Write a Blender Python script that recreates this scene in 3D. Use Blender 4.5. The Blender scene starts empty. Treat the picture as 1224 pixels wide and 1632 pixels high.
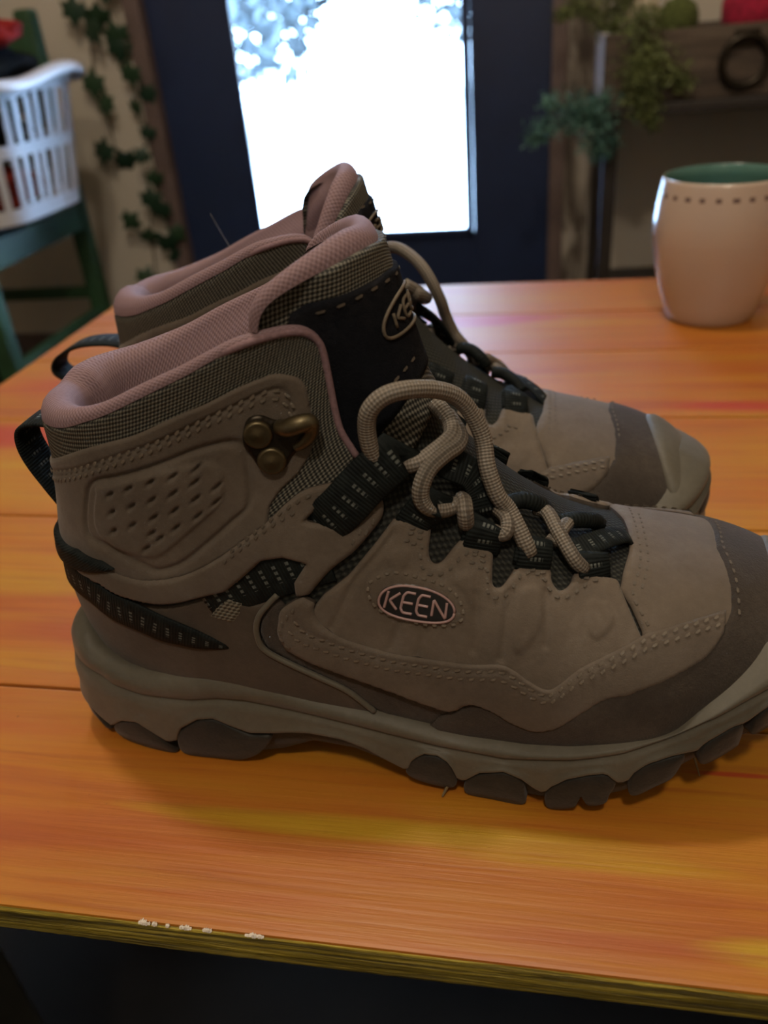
import bpy, bmesh, math, random
import numpy as np
from mathutils import Vector, Matrix
from mathutils.geometry import delaunay_2d_cdt

PI = math.pi
scene = bpy.context.scene
COL = scene.collection

# ------------------------------------------------------------------ camera
cam_data = bpy.data.cameras.new('camera')
cam = bpy.data.objects.new('camera', cam_data)
COL.objects.link(cam)
CX = Vector((.98325, .16395, -.07968))
CY = Vector((-.01745, .51976, .85413))
CZ = Vector((.18145, -.83843, .51391))
cam.matrix_world = Matrix(((CX.x, CY.x, CZ.x, 0), (CX.y, CY.y, CZ.y, 0), (CX.z, CY.z, CZ.z, .23), (0, 0, 0, 1)))
cam_data.sensor_fit = 'VERTICAL'
cam_data.sensor_height = 36
cam_data.sensor_width = 27
cam_data.lens = 1290 / 1632 * 36
cam_data.clip_start = .01
cam_data.dof.use_dof = True
cam_data.dof.focus_distance = .262
cam_data.dof.aperture_fstop = 9.5
scene.camera = cam

# ------------------------------------------------------------------ world, lamps, exposure
world = bpy.data.worlds.new('world')
scene.world = world
world.use_nodes = True
wb = world.node_tree.nodes['Background']
wb.inputs[0].default_value = (.47, .68, 1.0, 1)
wb.inputs[1].default_value = 30.0

def add_light(name, kind, loc, energy, color, size=None, aim=None):
    d = bpy.data.lights.new(name, kind)
    d.energy = energy
    d.color = color
    if size: 
        if kind == 'AREA':
            d.size = size
            d.shape = 'DISK'
        else:
            d.shadow_soft_size = size
    o = bpy.data.objects.new(name, d)
    COL.objects.link(o)
    o.location = loc
    if aim is not None:
        o.rotation_euler = (Vector(aim) - Vector(loc)).to_track_quat('-Z', 'Y').to_euler()
    return o

LAMP_POS = (.05, -.60, 1.45)
add_light('lamp_light', 'POINT', LAMP_POS, 26, (1.0, .86, .69), .06)
LAMP_B = (-.25, .50, 1.60)
add_light('lamp_light_back', 'POINT', LAMP_B, 30, (1.0, .86, .69), .06)

vs = scene.view_settings
vs.view_transform = 'Standard'
vs.look = 'None'
vs.exposure = 0.12
vs.gamma = 1
vs.use_curve_mapping = False

# ------------------------------------------------------------------ object helpers
def put(name, me, parent=None):
    o = bpy.data.objects.new(name, me)
    COL.objects.link(o)
    if parent: o.parent = parent
    return o

def tag(o, label=None, cat=None, group=None, kind=None):
    if label: o['label'] = label
    if cat: o['category'] = cat
    if group: o['group'] = group
    if kind: o['kind'] = kind
    return o

def thing(name, label, cat, loc=(0, 0, 0), rz=0, group=None):
    o = put(name, None)
    o.location = loc
    o.rotation_euler = (0, 0, rz)
    return tag(o, label, cat, group)

def mesh(name, V, F, mat, smooth=True, uv=None):
    me = bpy.data.meshes.new(name)
    me.from_pydata([tuple(map(float, v)) for v in V], [], F)
    if smooth:
        me.polygons.foreach_set('use_smooth', [True] * len(me.polygons))
    if uv is not None:
        l = me.uv_layers.new(name='UVMap')
        idx = np.zeros(len(me.loops), int)
        me.loops.foreach_get('vertex_index', idx)
        l.data.foreach_set('uv', np.asarray(uv, float)[idx].ravel())
    if mat: me.materials.append(mat)
    me.update()
    return me

class MB:
    """collects simple shapes into one mesh"""
    def __init__(s): s.bm = bmesh.new()
    def box(s, lo, hi, bevel=0, rot=None, seg=2):
        c = [(a + b) / 2 for a, b in zip(lo, hi)]
        d = [abs(b - a) for a, b in zip(lo, hi)]
        r = bmesh.ops.create_cube(s.bm, size=1)['verts']
        M = Matrix.Translation(c) @ (rot.to_4x4() if rot else Matrix()) @ Matrix.Diagonal((*d, 1))
        bmesh.ops.transform(s.bm, matrix=M, verts=r)
        if bevel:
            es = list({e for v in r for e in v.link_edges})
            bmesh.ops.bevel(s.bm, geom=es, offset=bevel, segments=seg, affect='EDGES', profile=.6)
        return s
    def tube(s, pts, r, n=10, cap=True):
        V, F = tube_vf(pts, r, n, cap)
        vs_ = [s.bm.verts.new(v) for v in V]
        for f in F:
            try: s.bm.faces.new([vs_[i] for i in f])
            except ValueError: pass
        return s
    def lathe(s, prof, n=40, c=(0, 0, 0)):
        V, F, _ = lathe_vf(prof, n, c)
        vs_ = [s.bm.verts.new(v) for v in V]
        for f in F: s.bm.faces.new([vs_[i] for i in f])
        return s
    def ball(s, c, r, sub=3, sc=(1, 1, 1)):
        v = bmesh.ops.create_icosphere(s.bm, subdivisions=sub, radius=r)['verts']
        bmesh.ops.transform(s.bm, matrix=Matrix.Translation(c) @ Matrix.Diagonal((*sc, 1)), verts=v)
        return s
    def build(s, name, mat, parent=None, smooth=False):
        bmesh.ops.recalc_face_normals(s.bm, faces=s.bm.faces)
        me = bpy.data.meshes.new(name)
        s.bm.to_mesh(me); s.bm.free()
        if smooth: me.polygons.foreach_set('use_smooth', [True] * len(me.polygons))
        me.materials.append(mat)
        return put(name, me, parent)

def tube_vf(pts, r, n=10, cap=True, flat=1.0, up=None):
    P = np.asarray(pts, float)
    N = len(P)
    R_ = np.full(N, r) if np.isscalar(r) else np.asarray(r, float)
    T = np.gradient(P, axis=0); T /= np.linalg.norm(T, axis=1)[:, None] + 1e-12
    a = np.array(up if up is not None else ((0, 0, 1.) if abs(T[0][2]) < .9 else (1., 0, 0)))
    V, F = [], []
    for i in range(N):
        a = a - T[i] * a.dot(T[i]); a /= np.linalg.norm(a) + 1e-12
        b = np.cross(T[i], a)
        for k in range(n):
            t = 2 * PI * k / n
            V.append(P[i] + R_[i] * (flat * math.cos(t) * a + math.sin(t) * b))
    for i in range(N - 1):
        for k in range(n):
            F.append((i * n + k, i * n + (k + 1) % n, (i + 1) * n + (k + 1) % n, (i + 1) * n + k))
    if cap:
        F.append(tuple(range(n - 1, -1, -1)))
        F.append(tuple((N - 1) * n + k for k in range(n)))
    return V, F

def lathe_vf(prof, n, c=(0, 0, 0)):
    V, F, UV = [], [], []
    for r, z in prof:
        for k in range(n):
            t = 2 * PI * k / n
            V.append((c[0] + r * math.cos(t), c[1] + r * math.sin(t), c[2] + z)); UV.append((k / n, z))
    for i in range(len(prof) - 1):
        for k in range(n):
            F.append((i * n + k, i * n + (k + 1) % n, (i + 1) * n + (k + 1) % n, (i + 1) * n + k))
    return V, F, UV

def smooth_path(pts, n=8, closed=False):
    """centripetal-ish Catmull-Rom through the points"""
    P = np.asarray(pts, float); N = len(P); out = []
    for i in range(N if closed else N - 1):
        if closed: p0, p1, p2, p3 = P[i - 1], P[i], P[(i + 1) % N], P[(i + 2) % N]
        else: p0, p1, p2, p3 = P[max(i - 1, 0)], P[i], P[i + 1], P[min(i + 2, N - 1)]
        for t in np.linspace(0, 1, n, endpoint=False):
            out.append(.5 * (2 * p1 + (p2 - p0) * t + (2 * p0 - 5 * p1 + 4 * p2 - p3) * t * t + (3 * p1 - p0 - 3 * p2 + p3) * t ** 3))
    if not closed: out.append(P[-1])
    return np.array(out)

def resample(P, step, closed=False, metric=None):
    P = np.asarray(P, float)
    if closed: P = np.vstack([P, P[:1]])
    Q = P if metric is None else metric(P)
    l = np.r_[0, np.cumsum(np.linalg.norm(np.diff(Q, axis=0), axis=1))]
    n = max(2, int(round(l[-1] / step)))
    a = np.linspace(0, l[-1], n + 1)
    if closed: a = a[:-1]
    return np.stack([np.interp(a, l, P[:, k]) for k in range(P.shape[1])], 1)

# ------------------------------------------------------------------ material helpers
class Nodes:
    def __init__(s, name):
        s.m = bpy.data.materials.new(name); s.m.use_nodes = True
        s.t = s.m.node_tree; s.b = s.t.nodes['Principled BSDF']
        s.obj = s.n('ShaderNodeTexCoord')
    def n(s, typ, **kw):
        nd = s.t.nodes.new(typ)
        for k, v in kw.items(): setattr(nd, k, v)
        return nd
    def link(s, a, b): s.t.links.new(a, b)
    def val(s, x, sock):
        if hasattr(x, 'node'): s.link(x, sock)
        else: sock.default_value = x
    def math(s, op, a, b=0.0, clamp=False):
        nd = s.n('ShaderNodeMath', operation=op, use_clamp=clamp)
        s.val(a, nd.inputs[0]); s.val(b, nd.inputs[1]); return nd.outputs[0]
    def coord(s, space='Object', scale=(1, 1, 1), loc=(0, 0, 0), rot=(0, 0, 0)):
        mp = s.n('ShaderNodeMapping')
        mp.inputs['Scale'].default_value = scale; mp.inputs['Location'].default_value = loc; mp.inputs['Rotation'].default_value = rot
        s.link(s.obj.outputs[space], mp.inputs[0]); return mp.outputs[0]
    def noise(s, vec, scale, detail=4, rough=.55, dist=0):
        nd = s.n('ShaderNodeTexNoise')
        nd.inputs['Scale'].default_value = scale; nd.inputs['Detail'].default_value = detail
        nd.inputs['Roughness'].default_value = rough; nd.inputs['Distortion'].default_value = dist
        s.link(vec, nd.inputs['Vector']); return nd.outputs['Fac']
    def ramp(s, fac, stops):
        nd = s.n('ShaderNodeValToRGB'); cr = nd.color_ramp
        while len(cr.elements) < len(stops): cr.elements.new(.5)
        for e, (p, c) in zip(cr.elements, stops):
            e.position = p; e.color = (*c, 1) if len(c) == 3 else c
        s.link(fac, nd.inputs[0]); return nd.outputs['Color']
    def mix(s, fac, a, b, mode='MIX'):
        nd = s.n('ShaderNodeMix', data_type='RGBA', blend_type=mode)
        s.val(fac, nd.inputs[0])
        for x, k in ((a, 6), (b, 7)):
            if hasattr(x, 'node'): s.link(x, nd.inputs[k])
            else: nd.inputs[k].default_value = (*x, 1)
        return nd.outputs[2]
    def sep(s, vec):
        nd = s.n('ShaderNodeSeparateXYZ'); s.link(vec, nd.inputs[0]); return nd.outputs
    def bump(s, h, strength=.5, dist=.001, prev=None):
        nd = s.n('ShaderNodeBump')
        nd.inputs['Strength'].default_value = strength; nd.inputs['Distance'].default_value = dist
        s.link(h, nd.inputs['Height'])
        if prev: s.link(prev, nd.inputs['Normal'])
        return nd.outputs[0]
    def done(s, color=None, rough=None, normal=None, **kw):
        for x, k in ((color, 'Base Color'), (rough, 'Roughness')):
            if x is None: continue
            if hasattr(x, 'node'): s.link(x, s.b.inputs[k])
            else: s.b.inputs[k].default_value = (*x, 1) if isinstance(x, tuple) else x
        if normal is not None: s.link(normal, s.b.inputs['Normal'])
        for k, v in kw.items(): s.b.inputs[k.replace('_', ' ')].default_value = v
        return s.m

def plain(name, color, rough=.6, var=.12, scale=40, bump=.1, bdist=.0005, **kw):
    n = Nodes(name); v = n.coord()
    f = n.noise(v, scale, 5)
    lo = tuple(max(0, c * (1 - var)) for c in color); hi = tuple(min(1, c * (1 + var)) for c in color)
    return n.done(n.ramp(f, [(.3, lo), (.7, hi)]), rough, n.bump(n.noise(v, scale * 4, 3), bump, bdist), **kw)

def leather(name, dark, mid, light, grain=2600, nap=.35, rough=.78, sheen=.10):
    n = Nodes(name); v = n.coord()
    big = n.noise(v, 34, 5, .6); fine = n.noise(v, 420, 4, .6)
    f = n.math('ADD', n.math('MULTIPLY', big, .75), n.math('MULTIPLY', fine, .25))
    c = n.ramp(f, [(.32, dark), (.5, mid), (.68, light)])
    h = n.math('ADD', n.noise(v, grain, 2), n.math('MULTIPLY', n.noise(v, 600, 3), .8))
    return n.done(c, rough, n.bump(h, nap, .0004), Sheen_Weight=sheen, Specular_IOR_Level=.28 if sheen else .12)

def weave(name, dark, light, pitch=.0016, thr=.25, rough=.75, depth=.0004, ang=.0, ratio=1.0):
    """woven / dotted cloth from the metric UVs of the panel"""
    n = Nodes(name)
    o = n.sep(n.coord('UV', rot=(0, 0, ang)))
    k = 2 * PI / pitch
    a = n.math('SINE', n.math('MULTIPLY', o[0], k))
    b = n.math('SINE', n.math('MULTIPLY', o[1], k * ratio))
    p = n.math('MULTIPLY', a, b)
    q = n.math('MULTIPLY', n.math('ADD', p, 1), .5)
    grain = n.noise(n.coord(), 900, 3)
    q2 = n.math('ADD', n.math('MULTIPLY', q, .85), n.math('MULTIPLY', grain, .3))
    c = n.ramp(q2, [(thr + .15, dark), (thr + .55, light)])
    return n.done(c, rough, n.bump(q2, .8, depth), Specular_IOR_Level=.3)

def webbing_mat(name):
    n = Nodes(name)
    o = n.sep(n.coord('UV'))
    rib = n.math('SINE', n.math('MULTIPLY', o[0], 2 * PI / .0011))
    fu = n.math('FRACT', n.math('DIVIDE', o[0], .0046)); fv = n.math('FRACT', n.math('DIVIDE', o[1], .0013))
    band = n.math('MULTIPLY', n.math('LESS_THAN', fu, .26), n.math('LESS_THAN', fv, .55))
    mid = n.math('MULTIPLY', n.math('GREATER_THAN', o[1], .0032), n.math('LESS_THAN', o[1], .0078))
    m = n.math('MULTIPLY', band, mid)
    base = n.ramp(n.noise(n.coord(), 300, 3), [(.3, (.004, .006, .0065)), (.7, (.010, .0135, .013))])
    c = n.mix(n.math('MULTIPLY', m, .42), base, (.22, .24, .22))
    return n.done(c, .7, n.bump(n.math('ADD', rib, n.math('MULTIPLY', m, 2)), .4, .0002), Specular_IOR_Level=.15)

def lace_mat(name):
    n = Nodes(name)
    o = n.sep(n.coord('UV'))
    u = n.math('MULTIPLY', o[0], 2 * PI / .0019); v = n.math('MULTIPLY', o[1], 2 * PI * 6)
    p = n.math('MULTIPLY', n.math('SINE', n.math('ADD', u, v)), n.math('SINE', n.math('SUBTRACT', u, v)))
    q = n.math('MULTIPLY', n.math('ADD', p, 1), .5)
    c = n.ramp(q, [(.25, (.130, .110, .088)), (.75, (.225, .195, .160))])
    return n.done(c, .72, n.bump(q, .8, .0004), Specular_IOR_Level=.3)

M = {}
M['nubuck'] = leather('taupe_nubuck', (.080, .062, .047), (.102, .080, .061), (.132, .106, .083))
M['nubuck_worn'] = leather('worn_taupe_nubuck', (.092, .072, .054), (.120, .094, .071), (.158, .127, .099))
M['suede'] = leather('dark_suede', (.029, .022, .017), (.041, .032, .025), (.066, .053, .042), 1700, .7, .9)
M['counter'] = leather('brown_heel_nubuck', (.048, .036, .026), (.063, .048, .035), (.086, .067, .050))
M['black_suede'] = leather('black_suede', (.003, .004, .006), (.006, .007, .010), (.015, .015, .018), 2200, .7, .95, 0)
M['rubber'] = leather('olive_grey_rubber', (.076, .068, .051), (.094, .084, .063), (.116, .104, .080), 900, .12, .55)
M['lug'] = leather('dark_lug_rubber', (.010, .010, .009), (.014, .014, .012), (.028, .025, .020), 900, .25, .62)
M['cut_edge'] = plain('raw_cut_leather_edge', (.028, .020, .014), .9, .2, 300, .3, .0003)
M['mesh'] = weave('olive_mesh', (.012, .012, .010), (.165, .155, .125), .0018, .30, ang=.5)
M['lining'] = weave('pink_lining', (.168, .104, .112), (.250, .166, .178), .0017, .18, ratio=.85, depth=.0002)
M['bind'] = plain('pink_binding', (.20, .120, .130), .85, .2, 900, .5, .0004)
M['bootie'] = weave('dark_bootie_knit', (.006, .007, .006), (.032, .033, .026), .0018, .35)
M['reflect'] = weave('pale_patch_mesh', (.045, .038, .028), (.17, .155, .12), .0022, .2, ang=.78)
M['webbing'] = webbing_mat('dark_webbing')
M['lace'] = lace_mat('tan_braided_lace')
M['brass'] = plain('aged_brass', (.125, .100, .056), .42, .2, 200, .15, .0002, Metallic=.9)
M['brass_dark'] = plain('dark_gunmetal', (.035, .028, .020), .38, .2, 200, .15, .0002, Metallic=.85)
M['badge_black'] = plain('gloss_black', (.008, .008, .009), .35, .1, 100, .02)
M['badge_pink'] = plain('pink_grey_print', (.34, .215, .205), .5, .05, 100, .02)
M['thread'] = plain('taupe_thread', (.150, .124, .094), .7, .2, 600, .2, .0002)
M['thread_dark'] = plain('shadow_thread', (.100, .082, .062), .75, .2, 600, .2, .0002)  # darker taupe thread for the secondary stitch rows
M['thread_tan'] = plain('tan_thread', (.12, .095, .065), .75, .2, 600, .2, .0002)

# =================================================================== room
M['wall'] = plain('beige_wall_paint', (.50, .445, .365), .85, .05, 3, .15, .002)
M['ceiling'] = plain('ceiling_paint', (.52, .47, .40), .9, .04, 3, .1, .002)
M['floorwood'] = plain('dark_floor_wood', (.010, .008, .006), .8, .25, 6, .15, .001, Specular_IOR_Level=.1)
M['door'] = plain('navy_door_paint', (.011, .021, .062), .42, .12, 8, .1, .0006)
M['casing'] = plain('rose_brown_casing', (.115, .078, .070), .6, .2, 18, .2, .001)
n = Nodes('weathered_trim'); v = n.coord(scale=(1, 1, .25))
f = n.noise(v, 22, 5, .65, .6)
M['weathered'] = n.done(n.ramp(f, [(.42, (.055, .040, .030)), (.5, (.14, .115, .09)), (.62, (.32, .28, .23))]), .8, n.bump(f, .4, .003))

FLOOR, YW, CEIL = -.5, 1.95, 1.95
XL, XR, YB = -2.3, 2.1, -2.0
DX0, DX1, DTOP = -.858, .025, 1.52

def struct(mb, name, mat):
    return tag(mb.build(name, mat), kind='structure')

struct(MB().box((XL, YB, FLOOR - .08), (XR, YW + .12, FLOOR)), 'floor', M['floorwood'])
struct(MB().box((XL, YB, CEIL), (XR, YW + .12, CEIL + .08)), 'ceiling', M['ceiling'])
struct(MB().box((XL - .1, YB, FLOOR), (XL, YW + .12, CEIL)), 'wall_left', M['wall'])
struct(MB().box((XR, YB, FLOOR), (XR + .1, YW + .12, CEIL)), 'wall_right', M['wall'])
struct(MB().box((XL, YB - .1, FLOOR), (XR, YB, CEIL)), 'wall_front', M['wall'])
struct(MB().box((XL, YW, FLOOR), (DX0 - .02, YW + .12, CEIL)).box((DX1 + .02, YW, FLOOR), (XR, YW + .12, CEIL))
       .box((DX0 - .02, YW, DTOP + .02), (DX1 + .02, YW + .12, CEIL)), 'wall_back', M['wall'])
# door: stiles, rails, glass
door = put('door_1', None); tag(door, kind='structure')
door.location = (0, YW + .02, FLOOR)
GX0, GX1, GZ0, GZ1 = -.679, -.148, .292, 1.86
door_h = DTOP - FLOOR
for lo, hi in (((DX0, 0, .005), (GX0, .045, door_h)), ((GX1, 0, .005), (DX1, .045, door_h))):
    MB().box(lo, hi, .003).build('stile', M['door'], door)
for lo, hi in (((GX0, .001, .005), (GX1, .044, GZ0)), ((GX0, .001, GZ1), (GX1, .044, door_h))):
    MB().box(lo, hi, .002).build('rail', M['door'], door)
mb = MB(); b = .018
for lo, hi in (((GX0, -.010, GZ0), (GX0 + b, .002, GZ1)), ((GX1 - b, -.010, GZ0), (GX1, .002, GZ1)), ((GX0, -.010, GZ0), (GX1, .002, GZ0 + b)), ((GX0, -.010, GZ1 - b), (GX1, .002, GZ1))):
    mb.box(lo, hi, .004)
mb.build('glazing_bead', M['door'], door)
g = bpy.data.materials.new('door_glass'); g.use_nodes = True
nt = g.node_tree; nt.nodes.remove(nt.nodes['Principled BSDF'])
tr = nt.nodes.new('ShaderNodeBsdfTransparent'); tr.inputs[0].default_value = (.93, .96, .97, 1)
gl = nt.nodes.new('ShaderNodeBsdfGlossy'); gl.inputs['Roughness'].default_value = .02
fr = nt.nodes.new('ShaderNodeFresnel'); mx = nt.nodes.new('ShaderNodeMixShader')
nt.links.new(fr.outputs[0], mx.inputs[0]); nt.links.new(tr.outputs[0], mx.inputs[1]); nt.links.new(gl.outputs[0], mx.inputs[2])
nt.links.new(mx.outputs[0], nt.nodes['Material Output'].inputs[0])
MB().box((GX0, .018, GZ0), (GX1, .024, GZ1)).build('pane', g, door)
# casing boards round the door
struct(MB().box((DX0 - .034, YW - .014, FLOOR), (DX0 + .004, YW + .022, DTOP + .05), .003), 'trim_1', M['casing'])
struct(MB().box((DX1 - .004, YW - .014, FLOOR), (DX1 + .028, YW + .022, DTOP + .05), .003), 'trim_2', M['casing'])
struct(MB().box((DX1 + .028, YW - .022, FLOOR), (DX1 + .105, YW + .002, DTOP + .05), .003), 'trim_3', M['weathered'])
struct(MB().box((XL, YW - .012, FLOOR), (DX0 - .05, YW, FLOOR + .09), .003), 'baseboard_back', M['casing'])

# outside: snowy yard, hedge of snow-dusted trees
M['snow'] = plain('snow', (.82, .86, .90), .8, .03, 2, .2, .02)
struct(MB().box((-14, YW + .14, FLOOR - .3), (14, 40, FLOOR - .12)), 'ground', M['snow'])

# =================================================================== painted plank table
TX0, TX1, TY = -.438, .78, (.1315, .2274, .3643, .4985, .6215, .7200, .8195)
TC = (.17, .4755, FLOOR)
n = Nodes('sunset_paint'); v0 = n.coord(loc=TC)
o = n.sep(v0)
warp = n.noise(n.coord(loc=TC, scale=(5, 9, 1)), 1.0, 4, .6)
s1 = n.noise(n.coord(loc=TC, scale=(3.2, 46, 8)), 1.0, 6, .6, .5)
s2 = n.noise(n.coord(loc=(TC[0] + 7, TC[1], TC[2]), scale=(1.7, 15, 8)), 1.0, 5, .6, .8)
s3 = n.noise(n.coord(loc=(TC[0] + 3, TC[1] + 5, TC[2]), scale=(9, 260, 20)), 1.0, 4, .6)
c = n.ramp(s2, [(.30, (0.339, 0.071, 0.012)), (.46, (0.407, 0.112, 0.011)), (.60, (0.421, 0.141, 0.011)), (.74, (0.435, 0.201, 0.012))])
c = n.mix(n.math('MULTIPLY', n.ramp(s1, [(.42, (0, 0, 0)), (.70, (1, 1, 1))]), .65), c, (0.435, 0.209, 0.011))
c = n.mix(n.math('MULTIPLY', n.ramp(s1, [(.25, (1, 1, 1)), (.45, (0, 0, 0))]), .7), c, (0.292, 0.060, 0.014))
# brushed-on streaks of their own shape: centre x, y, half length, half width, colour, strength
for cx, cy, a, b, colr, k in ((-.05, .702, .085, .020, (0.421, 0.026, 0.036), .85), (.03, .690, .06, .016, (0.435, 0.201, 0.012), .6),
                              (-.36, .470, .09, .022, (0.394, 0.041, 0.019), .9), (-.30, .43, .07, .010, (0.448, 0.224, 0.012), .7), (-.36, .560, .10, .025, (0.394, 0.052, 0.018), .7),
                              (.13, .515, .055, .010, (0.407, 0.029, 0.021), .8), (-.05, .1715, .10, .0058, (0.448, 0.253, 0.011), .95), (.02, .166, .05, .0045, (0.448, 0.238, 0.011), .8),
                              (.075, .141, .032, .006, (0.462, 0.284, 0.011), .9), (-.02, .182, .03, .006, (0.435, 0.194, 0.011), .6),
                              (-.25, .300, .09, .012, (0.435, 0.216, 0.011), .7), (-.20, .265, .07, .012, (0.326, 0.063, 0.014), .6), (.19, .45, .08, .02, (0.448, 0.194, 0.011), .6),
                              (-.30, .70, .08, .03, (0.421, 0.120, 0.012), .5), (.02, .1395, .05, .005, (0.353, 0.078, 0.018), .7), (.07, .206, .02, .0015, (0.373, 0.029, 0.013), .8)):
    dx = n.math('DIVIDE', n.math('SUBTRACT', o[0], cx), a); dy = n.math('DIVIDE', n.math('SUBTRACT', n.math('ADD', o[1], n.math('MULTIPLY', n.math('SUBTRACT', warp, .5), b * 1.6)), cy), b)
    d = n.math('ADD', n.math('MULTIPLY', dx, dx), n.math('MULTIPLY', dy, dy))
    d = n.math('ADD', d, n.math('MULTIPLY', n.math('SUBTRACT', s3, .5), 1.6))
    m_ = n.ramp(d, [(.15, (k, k, k)), (1.0, (0, 0, 0))])
    c = n.mix(m_, c, colr)
c = n.mix(n.math('MULTIPLY', n.ramp(s3, [(.30, (1, 1, 1)), (.48, (0, 0, 0))]), .45), c, (0.272, 0.056, 0.013))
speck = n.noise(n.coord(loc=TC), 260, 2)
c = n.mix(n.math('MULTIPLY', n.ramp(speck, [(.76, (0, 0, 0)), (.80, (1, 1, 1))]), .6), c, (0.068, 0.023, 0.012))
h = n.math('ADD', s3, n.math('MULTIPLY', s1, .6))
M['table'] = n.done(c, n.math('ADD', .33, n.math('MULTIPLY', s3, .16)), n.bump(h, .25, .0010), Specular_IOR_Level=.62)
n = Nodes('edge_paint'); e1 = n.noise(n.coord(scale=(14, 60, 900)), 1.0, 5, .65, .4); e2 = n.noise(n.coord(scale=(30, 60, 260)), 1.0, 3)
M['edge'] = n.done(n.ramp(n.math('ADD', n.math('MULTIPLY', e1, .8), n.math('MULTIPLY', e2, .25)), [(.36, (.035, .024, .004)), (.50, (.17, .125, .010)), (.62, (.42, .31, .03)), (.74, (.50, .40, .12))]), .55, n.bump(e1, 1.0, .0012))
M['apron'] = plain('dark_green_brown_paint', (.030, .030, .022), .6, .3, 12, .2, .001)
M['chip'] = plain('bare_white_primer', (.62, .55, .47), .8, .15, 300, .4, .0004)

table = thing('table', 'low plank table painted in orange, red and yellow streaks carrying the boots', 'table', TC)
def tl(p): return (p[0] - TC[0], p[1] - TC[1], p[2] - TC[2])
for i in range(6):
    g_ = .0007
    MB().box(tl((TX0, TY[i] + (g_ if i else 0), -.0125)), tl((TX1, TY[i + 1] - g_, 0)), .0012, seg=2).build('plank', M['table'], table)
# ridged near edge of the front plank
V, F = [], []; rnd = random.Random(4)
nx, nz = 420, 13
for i in range(nx + 1):
    for k in range(nz + 1):
        x = TX0 + (TX1 - TX0) * i / nx; z = -.0125 + .0117 * k / nz
        d = .0007 + .00045 * math.sin(k * 2.9 + .8 * math.sin(x * 23)) + .0002 * rnd.random()
        if k in (0, nz): d = .0001
        V.append(tl((x, TY[0] - d, z)))
for i in range(nx):
    for k in range(nz):
        a = i * (nz + 1) + k; F.append((a, a + nz + 1, a + nz + 2, a + 1))
put('front_edge', mesh('front_edge', V, F, M['edge'], True), table)
# chipped paint along the near edge
for x0, x1, w in ((-.1175, -.1135, .0010), (-.1130, -.1112, .0006), (-.1085, -.1072, .0005), (-.1040, -.1000, .0007), (-.0965, -.0935, .0006), (-.0830, -.0770, .0007)):
    N = 22; P = []
    for i in range(N):
        e = math.sin(PI * i / (N - 1)) ** .5; P.append((x0 + (x1 - x0) * i / (N - 1), e * (rnd.random() ** 1.6), e * rnd.random()))
    V = [tl((x, TY[0] - .0004, .00004)) for x, u, v in P] + [tl((x, TY[0] - .0003 + w * u * 1.5, .00012)) for x, u, v in P] + [tl((x, TY[0] - .0009, -.0002 - .0009 * v)) for x, u, v in P]
    F = [(i, i + 1, N + i + 1, N + i) for i in range(N - 1)] + [(2 * N + i, 2 * N + i + 1, i + 1, i) for i in range(N - 1)]
    put('chipped_patch', mesh('chipped_patch', V, F, M['chip'], False), table)
ap = MB()
for lo, hi in (((TX0 + .05, TY[0] + .045, -.075), (TX1 - .05, TY[0] + .063, -.0125)), ((TX0 + .05, TY[6] - .063, -.075), (TX1 - .05, TY[6] - .045, -.0125)),
               ((TX0 + .05, TY[0] + .063, -.075), (TX0 + .068, TY[6] - .063, -.0125)), ((TX1 - .068, TY[0] + .063, -.075), (TX1 - .05, TY[6] - .063, -.0125))):
    ap.box(tl(lo), tl(hi), .002)
ap.build('apron', M['apron'], table)
for x in (TX0 + .06, TX1 - .12):
    for y in (TY[0] + .05, TY[6] - .11):
        MB().box(tl((x, y, FLOOR)), tl((x + .06, y + .06, -.0125)), .004).build('leg', M['apron'], table)

# =================================================================== boots
# fan of planar sections of the last: Bx Bz Tx Tz  half-width lateral, medial  p0 kappa ntop
SEC = np.array([
 [.2660,.030,.2660,.046,-.0095,.0105,.25,.14,2.2], [.2654,.030,.2654,.051,.0000,.0200,.25,.14,2.2],
 [.2630,.030,.2625,.057,.0085,.0275,.25,.14,2.2], [.2580,.030,.2570,.0640,.0165,.0340,.25,.14,2.3],
 [.2500,.029,.2480,.0695,.0240,.0400,.25,.14,2.4], [.2390,.028,.2360,.0735,.0315,.0455,.25,.14,2.4],
 [.2250,.027,.2215,.0765,.0385,.0490,.25,.14,2.3], [.2080,.026,.2050,.0800,.0435,.0490,.25,.14,2.2],
 [.1850,.026,.1880,.0855,.0442,.0470,.25,.14,2.05], [.1550,.027,.1700,.0975,.0420,.0430,.26,.14,1.95],
 [.1200,.029,.1540,.1130,.0390,.0385,.28,.14,1.9], [.0850,.030,.1430,.1275,.0375,.0370,.31,.16,1.9],
 [.0480,.030,.1370,.1395,.0365,.0360,.36,.30,1.95], [.0190,.031,.1340,.1495,.0360,.0355,.40,.70,2.0],
 [.0050,.042,.1320,.1570,.0355,.0350,.43,1.0,2.05], [.0025,.062,.1305,.1640,.0350,.0345,.45,1.0,2.1],
 [.0060,.086,.1290,.1700,.0350,.0345,.46,1.0,2.15], [.0105,.106,.1275,.1760,.0360,.0355,.47,1.0,2.2],
 [.0125,.126,.1260,.1830,.0375,.0370,.48,1.0,2.2], [.0130,.140,.1245,.1900,.0385,.0380,.48,1.0,2.2]])
NS = len(SEC)
_d = np.diff(SEC, axis=0); SLP = np.zeros_like(SEC)
_a, _b = _d[:-1], _d[1:]
with np.errstate(divide='ignore', invalid='ignore'): SLP[1:-1] = np.where(_a * _b > 0, 2 * _a * _b / (_a + _b), 0.)
SLP[0], SLP[-1] = _d[0], _d[-1]
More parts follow.
